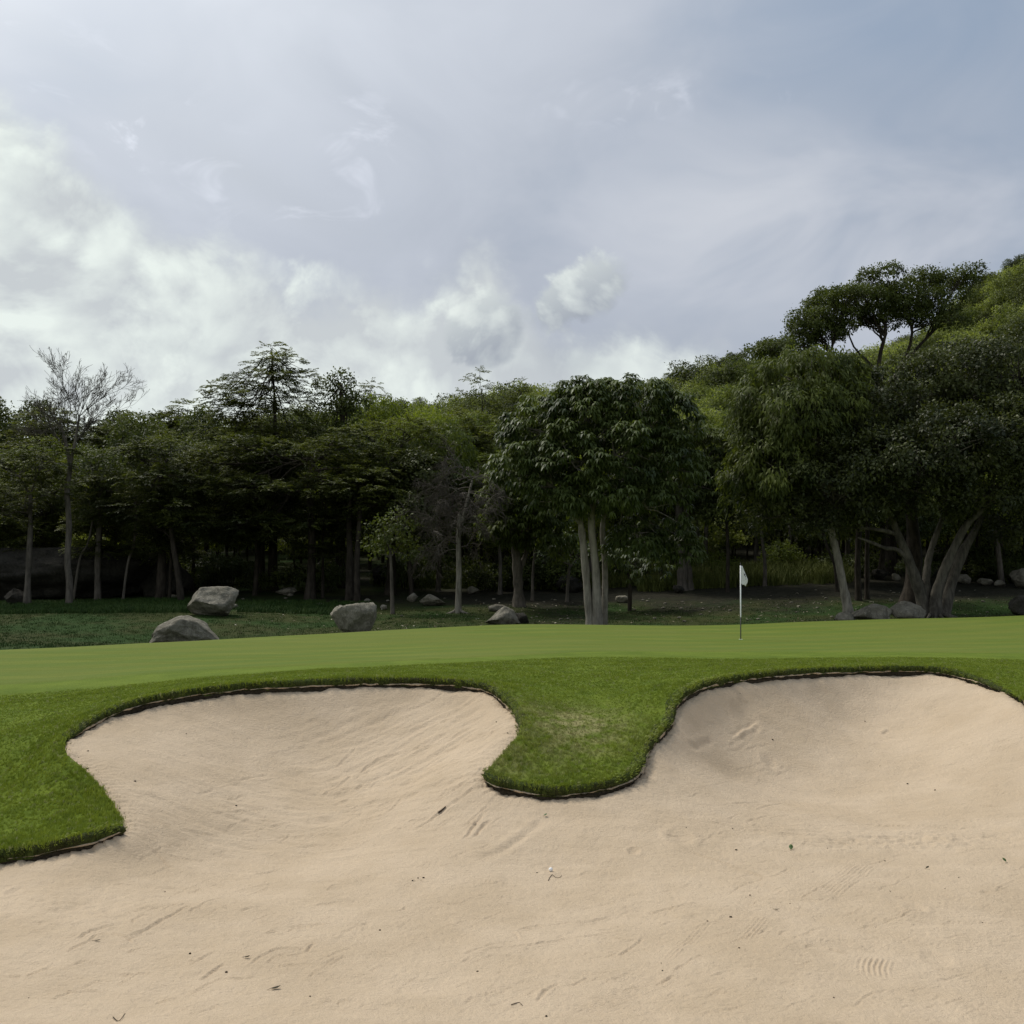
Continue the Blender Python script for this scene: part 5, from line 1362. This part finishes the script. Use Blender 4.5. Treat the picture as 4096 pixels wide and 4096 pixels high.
boulder('squarish dark rock in the shade right of the dead tree', 1868, 1920, 2344, 2374, 62, 27, mat=M_ROCK, cuts=9)
boulder('flat dark ledge behind the stout forked trunk', 1980, 2066, 2308, 2346, 67, 28, mat=M_ROCKD, cuts=9)
boulder('large dark rounded rock left of the three pale trunks', 2220, 2335, 2298, 2370, 65, 29, mat=M_ROCKD, cuts=6)
boulder('low pale stone right of the three pale trunks', 2462, 2520, 2382, 2410, 58, 30, cuts=6)
boulder('low dark stone at the foot of the twin-trunked tree', 2690, 2740, 2340, 2372, 64, 31, mat=M_ROCKD)
boulder('pale flat stone right of the twin-trunked tree', 2780, 2860, 2316, 2346, 67, 32, cuts=9)
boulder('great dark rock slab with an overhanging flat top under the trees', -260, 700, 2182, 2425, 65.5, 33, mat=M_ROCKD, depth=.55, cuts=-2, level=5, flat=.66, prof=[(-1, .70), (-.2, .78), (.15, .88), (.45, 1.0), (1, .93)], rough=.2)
boulder('black rounded end of the rock slab beside the leaning black trunk', 540, 772, 2210, 2412, 66, 34, mat=M_ROCKD, depth=.8, cuts=5)
boulder('dark rock lying before the rock slab left of the grey-trunked tree', 14, 100, 2352, 2424, 60, 35, mat=M_ROCKD, cuts=8)
boulder('flat rock shelf at the foot of the leaning black trunk', 668, 724, 2378, 2392, 59, 36, cuts=8)
ROW = [(3097, 3150, 2300, 2316, 69, 'flat slab'), (3160, 3200, 2292, 2316, 68.5, 'dark lump'), (3222, 3258, 2284, 2316, 68, 'round stone'), (3262, 3320, 2300, 2318, 68, 'long low stone'), (3276, 3312, 2278, 2304, 70, 'dark upper stone'),
       (3318, 3352, 2286, 2318, 67, 'white-edged stone'), (3455, 3486, 2284, 2316, 66, 'rounded rock beside the black trunks'), (3490, 3556, 2276, 2320, 66, 'broad dark rock'), (3566, 3604, 2292, 2324, 64, 'upright rock next to the blackened trunk')]
for i, (a, b, t, u, dd_, nm) in enumerate(ROW): boulder(nm + ' in the row of rocks along the grassy bank', a, b, t, u, dd_, 60 + i, cuts=8, mat=M_ROCKD if 'dark' in nm else M_ROCK)
st_r = random.Random(9)
for k in range(110):
    px = st_r.choice((st_r.uniform(950, 2350), st_r.uniform(2500, 4000))); dd_ = st_r.uniform(50, 63); g = floor_at(px, dd_)
    py = 2048 - math.tan(math.atan2(g[2] - CAMZ, dd_) - PITCH) * 4096; s_ = st_r.uniform(6, 18)
    boulder('loose pale stone lying in the leaf litter under the trees', px, px + s_, py - s_ * .4, py, dd_, 200 + k, level=2, group='loose stones under the trees', name='stone', cuts=5)

# ------------------------------------------------------------------ taller grass and fallen leaves
M_TALL, n = material('tall_grass')
oi = n.n.new('ShaderNodeObjectInfo').outputs['Random']
surf(n, n.mix(oi, (0.070, 0.090, 0.018), (0.165, 0.180, 0.045)), 0.7, 0.15)
M_TALLD, n = material('tall_grass_dark')
oi = n.n.new('ShaderNodeObjectInfo').outputs['Random']
surf(n, n.mix(oi, (0.020, 0.050, 0.009), (0.050, 0.084, 0.016)), 0.7, 0.15)
M_LITTER, n = material('fallen_leaf')
oi = n.n.new('ShaderNodeObjectInfo').outputs['Random']
surf(n, n.ramp(oi, [(0, (.05, .035, .02)), (.6, (.12, .09, .05)), (.85, (.30, .26, .18)), (1, (.55, .50, .38))]), 0.8, 0.2)


def ground_scatter(name, n_, regions, proto, smin, smax, label, cat, seed, tilt=.12):
    r = np.random.default_rng(seed); pts_ = []
    for (px0, px1, d0, d1, w_) in regions:
        k = int(n_ * w_); dd_ = r.uniform(d0, d1, k); xx = (r.uniform(px0, px1, k) - 2048) / 4096 * dd_
        pts_.append(np.column_stack([xx, dd_, ground_z(xx, dd_)]))
    p = np.concatenate(pts_)
    cx_ = np.array([P(*q)[:2] for q in CREST]); p = p[p[:, 1] > np.interp(p[:, 0], cx_[:, 0], cx_[:, 1]) + 3.6]; m_ = len(p)
    instancer(name, p, np.column_stack([r.normal(0, tilt, m_), r.normal(0, tilt, m_), r.uniform(0, 6.28, m_)]), r.uniform(smin, smax, m_), proto, label=label, cat=cat)


ground_scatter('tall_grass', 4200, [(2560, 3400, 66, 79, .62), (2100, 2700, 70, 78, .2), (1500, 2100, 72, 80, .18)], tuft_mesh('tall_tuft', 16, 1.05, .16, .035, M_TALL, 5, .9), .22, 1.2, 'tall pale grass on the bank behind the flag', 'grass', 41)
ground_scatter('long_grass', 5200, [(-300, 780, 52, 61, .8), (960, 1500, 53, 60, .2)], tuft_mesh('long_tuft', 14, .26, .10, .022, M_TALLD, 6, .6), .5, 1.2, 'dark longer grass along the foot of the rock slab', 'grass', 42)
ground_scatter('thin_turf', 16000, [(-200, 1900, 29, 56, .7), (1900, 4300, 42, 58, .3)], tuft_mesh('thin_tuft', 9, .075, .07, .014, M_TALLD, 8, .7), .5, 1.3, 'thin dark turf beyond the green', 'grass', 44)
lf, ff, tt_ = leaves(np.zeros((1, 3)), np.array([[1., 0, .12]]), np.array([[0, 0, 1.]]), np.array([.13]), np.array([.06]), .05, np.array([.5]))
ground_scatter('fallen_leaves', 2600, [(1900, 4200, 43.5, 60, .8), (900, 1900, 44, 58, .2)], mesh_np('fallen_leaf', lf + (0, 0, .015), [ff], [M_LITTER]), .5, 1.3, 'pale fallen leaves scattered over the bare ground under the trees', 'leaf litter', 43, .25)

# ------------------------------------------------------------------ flagstick
M_WHITE, n = material('white_paint'); surf(n, (0.80, 0.80, 0.78), .45, .4)
M_BLACK, n = material('black_paint'); surf(n, (0.010, 0.010, 0.010), .5, .4)
M_CLOTH, n = material('white_flag_cloth')
w1 = n.noise(n.pos, 40.0, 3, .6); cb = n.mix(n.smooth(w1, .4, .7, 0, .4), (0.80, 0.80, 0.80), (0.66, 0.67, 0.70))
bp = n.n.new('ShaderNodeBsdfPrincipled'); n.put(bp.inputs['Base Color'], cb); bp.inputs['Roughness'].default_value = .85
tr = n.n.new('ShaderNodeBsdfTranslucent'); n.put(tr.inputs[0], cb); mx = n.n.new('ShaderNodeMixShader'); mx.inputs[0].default_value = .35
n.l.new(bp.outputs[0], mx.inputs[1]); n.l.new(tr.outputs[0], mx.inputs[2]); n.l.new(mx.outputs[0], n.out.inputs[0])
M_MARK, n = material('dark_green_print'); surf(n, (0.012, 0.018, 0.014), .8, .2)
FD = 30.0
fb = hit(2963, 2562, ground_z, 22, 40); FD = fb[1]
froot = empty('flagstick', fb); tag(froot, 'white and black flagstick with a limp white flag standing in the green', 'flag')
FR = 2.5 / 4096 * FD
def zpx(py): return P(2963, py, FD)[2] - fb[2]
lean = (2966 - 2962) / 4096 * FD
def stick(z0, z1, r0, mat, nm):
    k = 14; th = np.linspace(0, 6.283, k, endpoint=False); H_ = zpx(2264)
    rows = []
    for z in (z0, z1): rows.append(np.stack([np.cos(th) * r0 + lean * z / H_, np.sin(th) * r0, np.full(k, z)], 1))
    v = np.concatenate(rows + [np.array([[lean * z1 / H_, 0, z1]])]); a = np.arange(k); b = (a + 1) % k
    q = np.stack([a, b, b + k, a + k], 1); t = np.stack([a + k, b + k, np.full(k, 2 * k)], 1)
    return obj(nm, mesh_np(nm, v, [q, t], [mat], smooth=False), froot)
stick(-0.12, zpx(2469), FR * .85, M_BLACK, 'lower_shaft')
stick(zpx(2469), zpx(2262), FR, M_WHITE, 'upper_shaft')
stick(zpx(2262), zpx(2252), FR * .6, M_BLACK, 'finial')
# limp cloth: folds fall away from the pole
OUT = [((2964, 2264), (2969, 2264)), ((2964, 2280), (2975, 2280)), ((2964, 2296), (2983, 2299)), ((2964, 2312), (2990.5, 2316)), ((2964, 2325), (2991, 2327)), ((2965, 2333), (2986, 2338)), ((2966, 2335), (2982.5, 2344))]
nu, nv = 12, 24; cv = np.zeros((nv + 1, nu + 1, 3))
for i_ in range(nv + 1):
    t = i_ / nv * (len(OUT) - 1); j = min(int(t), len(OUT) - 2); f_ = t - j
    a = np.array(OUT[j][0]) * (1 - f_) + np.array(OUT[j + 1][0]) * f_; b = np.array(OUT[j][1]) * (1 - f_) + np.array(OUT[j + 1][1]) * f_
    for k_ in range(nu + 1):
        u = k_ / nu; q = a * (1 - u) + b * u; w3 = P(q[0], q[1], FD) - fb
        w3[1] += .045 * math.sin(u * 6.0 + i_ * .12) * u * (i_ / nv) - .02 * u; w3[2] -= .012 * math.sin(u * 7) * (i_ / nv); cv[i_, k_] = w3
idx = np.arange((nv + 1) * (nu + 1)).reshape(nv + 1, nu + 1)
q4 = np.stack([idx[:-1, :-1].ravel(), idx[1:, :-1].ravel(), idx[1:, 1:].ravel(), idx[:-1, 1:].ravel()], 1)
cl = obj('flag', mesh_np('flag', cv.reshape(-1, 3), [q4], [M_CLOTH], smooth=True), froot)
md = cl.modifiers.new('thickness', 'SOLIDIFY'); md.thickness = .004; md.offset = 0
def on_cloth(px, py):
    e = (cv[..., 0] - (P(px, py, FD) - fb)[0]) ** 2 + (cv[..., 2] - (P(px, py, FD) - fb)[2]) ** 2
    c = cv.reshape(-1, 3)[e.argmin()]; w3 = P(px, py, FD) - fb; w3[1] = c[1] - .012; return w3
mv, mf = [], []
for poly in ([(2974, 2294.5), (2979, 2295.5), (2981, 2299), (2977.5, 2304.5)], [(2978.5, 2308.5), (2983, 2302.5), (2983.6, 2304), (2979.3, 2310)], [(2981, 2316), (2983.5, 2314), (2983.5, 2317), (2982, 2318)]):
    k_ = len(mv); mv += [on_cloth(*q) for q in poly]; mf.append([k_, k_ + 1, k_ + 2, k_ + 3])
em = obj('emblem', mesh_np('emblem', mv, [np.array(mf)], [M_MARK]), cl)
# cup rim at the foot
rv, rf = tubes([(np.array([(math.cos(a) * .054, math.sin(a) * .054, -.002) for a in np.linspace(0, 6.283, 25)]), np.full(25, .005))], 5)
obj('cup_rim', mesh_np('cup_rim', rv + (0, 0, .036), [rf], [M_WHITE], smooth=True), froot)

# ------------------------------------------------------------------ golf ball and litter on the sand
M_BALL, n = material('golf_ball')
vo_ = n.n.new('ShaderNodeTexVoronoi'); vo_.inputs['Scale'].default_value = 260.0; n.put(vo_.inputs['Vector'], n.pos)
surf(n, (0.84, 0.84, 0.83), .35, .5, vo_.outputs['Distance'], .5, .002)
b0 = sand_at(2203, 3487)
me = mesh_np('golf_ball', ICO[4][0] * .0214, [ICO[4][1]], [M_BALL], smooth=True)
tag(obj('golf_ball', me, loc=b0 + (0, 0, .0185)), 'white golf ball lying on the raked sand below the grass tongue', 'golf ball')
M_TWIG, n = material('dry_twig'); surf(n, (0.060, 0.042, 0.026), .9, .2)
M_LEAFG, n = material('green_fallen_leaf'); surf(n, n.mix(n.smooth(n.noise(n.pos, 60, 3, .6), .4, .6), (0.045, 0.085, 0.020), (0.13, 0.19, 0.06)), .6, .3)
M_LEAFD, n = material('brown_fallen_leaf'); surf(n, n.mix(n.smooth(n.noise(n.pos, 60, 3, .6), .4, .6), (0.030, 0.026, 0.014), (0.085, 0.070, 0.038)), .8, .2)


def twig(pxs, r_, label, lift=.004, name='twig'):
    p = np.array([sand_at(*q) + (0, 0, lift) for q in pxs]); c = p.mean(0); p = catmull(p, 4) if len(p) > 2 else np.linspace(p[0], p[-1], 5)
    v, f = tubes([(p - c, np.linspace(r_, r_ * .6, len(p)))], 5)
    tag(obj(name, mesh_np(name, v, [f], [M_TWIG], smooth=True), loc=c), label, 'twig')


twig([(2193, 3531), (2201, 3517), (2209, 3503), (2222, 3514), (2238, 3514), (2247, 3503)], .0028, 'thin bent twig on the sand just in front of the golf ball')
twig([(1752, 3263), (1768, 3254), (1782, 3246)], .012, 'short dark stick lying in the bowl of the left bunker', .008)
twig([(452, 4070), (475, 4085), (500, 4060)], .003, 'thin curled twig on the flat sand in front of the left grass mound')
twig([(2045, 4028), (2075, 4027), (2090, 4030)], .003, 'thin straight twig on the flat sand far in front of the golf ball')


def fallen_leaf(px, py, L, W, rz, tilt, mat, label, curl=.35, group=None):
    p = sand_at(px, py); nu = 8; v = []; f = []
    for i_ in range(nu + 1):
        t = i_ / nu; hw = W / 2 * math.sin(math.pi * min(1, t * .96 + .02)) ** .8
        x = (t - .5) * L; z = curl * L * (t - .5) ** 2 * 1.6
        v += [(x, -hw, z + hw * .5), (x, 0, z), (x, hw, z + hw * .5)]
        if i_: k = i_ * 3; f += [(k - 3, k - 2, k + 1, k), (k - 2, k - 1, k + 2, k + 1)]
    v = np.array(v); c_, s_ = math.cos(tilt), math.sin(tilt)
    v = np.stack([v[:, 0] * c_, v[:, 1], v[:, 2] + (v[:, 0] + L / 2) * s_], 1)
    o = obj('fallen_leaf', mesh_np('fallen_leaf', v, [np.array(f)], [mat], smooth=True), loc=p + (0, 0, .003)); o.rotation_euler = (0, 0, rz)
    md = o.modifiers.new('thickness', 'SOLIDIFY'); md.thickness = .0012
    sv, sf = tubes([(np.array([(-L * .5, 0, curl * L * .4), (-L * .75, .004, curl * L * .2), (-L * .85, .006, .0)]), np.array([.0016, .0014, .001]))], 4)
    obj('stalk', mesh_np('stalk', sv, [sf], [M_TWIG]), o)
    return tag(o, label, 'leaf', group)


fallen_leaf(3164, 3400, .065, .045, 1.3, .75, M_LEAFG, 'green leaf standing on edge on the sand of the right bunker')
fallen_leaf(1103, 3963, .07, .028, .5, .1, M_LEAFD, 'curled dark olive leaf on the flat sand, the largest in front of the left bunker')
fallen_leaf(988, 3852, .05, .026, -.3, .3, M_LEAFD, 'small curled brown leaf behind the curled dark olive one')
fallen_leaf(2182, 3270, .045, .03, .8, .4, M_LEAFG, 'small green leaf at the upper end of the scuffed trail')
fallen_leaf(4018, 3454, .05, .04, 2.1, .7, M_LEAFG, 'dark green leaf propped up on the sand at the right side of the bunker')
fallen_leaf(3710, 3480, .04, .03, .4, .5, M_LEAFD, 'little dark leaf on the sand left of the propped-up green leaf')
fallen_leaf(3107, 3648, .05, .014, -.6, .2, M_LEAFD, 'narrow dark leaf on the raked sand in front of the upright green leaf')
fallen_leaf(388, 3774, .05, .016, .2, .1, M_LEAFD, 'narrow brown leaf on the sand in front of the left grass mound')
bits = [(3835, 3515), (2945, 3405), (3332, 3594), (2923, 3680), (2957, 3806), (2645, 3862), (2650, 3888), (3335, 3994), (2148, 3497), (315, 3032), (352, 3008), (745, 2941), (540, 3134), (350, 3074), (945, 3224), (660, 3571), (905, 3900), (1520, 3732), (1910, 3894), (2930, 3319), (3160, 3620), (3540, 3440),
        (1660, 3530), (1672, 3524), (1684, 3530), (1694, 3522), (1650, 3534), (2195, 2960), (2030, 2940), (1985, 2900), (2960, 2795), (3090, 2960), (3630, 3140), (3740, 3165), (3460, 2890), (3520, 3070), (2745, 3310), (3310, 3395), (3560, 3560), (3780, 3555), (3930, 3695), (2185, 4075), (3000, 3590), (2830, 3700), (1240, 3990), (760, 3815), (115, 3990)]
cr = random.Random(4)
cm = [mesh_np('crumb', ICO[2][0] * (1 + .3 * np.array([mnoise.noise(Vector(q * 1.7 + np.array((s, s, s)))) for q in ICO[2][0]]))[:, None] * (1.2, .9, .6), [ICO[2][1]], [M_TWIG if s == 7 else M_SOIL], smooth=False) for s in (1, 7, 13)]
for i_, (px, py) in enumerate(bits):
    p = sand_at(px, py); s_ = cr.choice((.0045, .006, .008, .011)) * (1 if py > 3300 else 1.5)
    o = obj('soil_crumb', cm[i_ % 3], loc=p + (0, 0, s_ * .35)); o.scale = (s_, s_, s_); o.rotation_euler = (0, 0, cr.uniform(0, 6))
    tag(o, 'tiny dark crumb of soil lying on the bunker sand', 'soil crumb', 'soil crumbs on the sand')
# two white blossoms beside the slanting slab
M_STEM, n = material('flower_stem'); surf(n, (0.05, 0.07, 0.02), .8, .2)
for (px, py, lab) in ((1905, 2478, 'taller of two white wildflowers beside the slanting slab'), (1914, 2476, 'shorter of two white wildflowers beside the slanting slab')):
    dd_ = 46.0; g = floor_at(px, dd_); top_ = P(px, py, dd_)
    fr_ = empty('wildflower', g); tag(fr_, lab, 'flower')
    v, f = tubes([(np.array([(0, 0, -.05), (.01, 0, (top_ - g)[2] * .5), (0, 0, (top_ - g)[2])]), np.array([.006, .005, .004]))], 5); obj('stem', mesh_np('stem', v, [f], [M_STEM]), fr_)
    a = np.linspace(0, 6.283, 6, endpoint=False); ax = np.stack([np.cos(a), np.sin(a), .5 + 0 * a], 1)
    v, f, _t = leaves(np.tile(top_ - g, (6, 1)), ax, np.tile((0, 0, 1.), (6, 1)), np.full(6, .055), np.full(6, .045), .1, np.zeros(6)); obj('petals', mesh_np('petals', v, [f], [M_WHITE]), fr_)
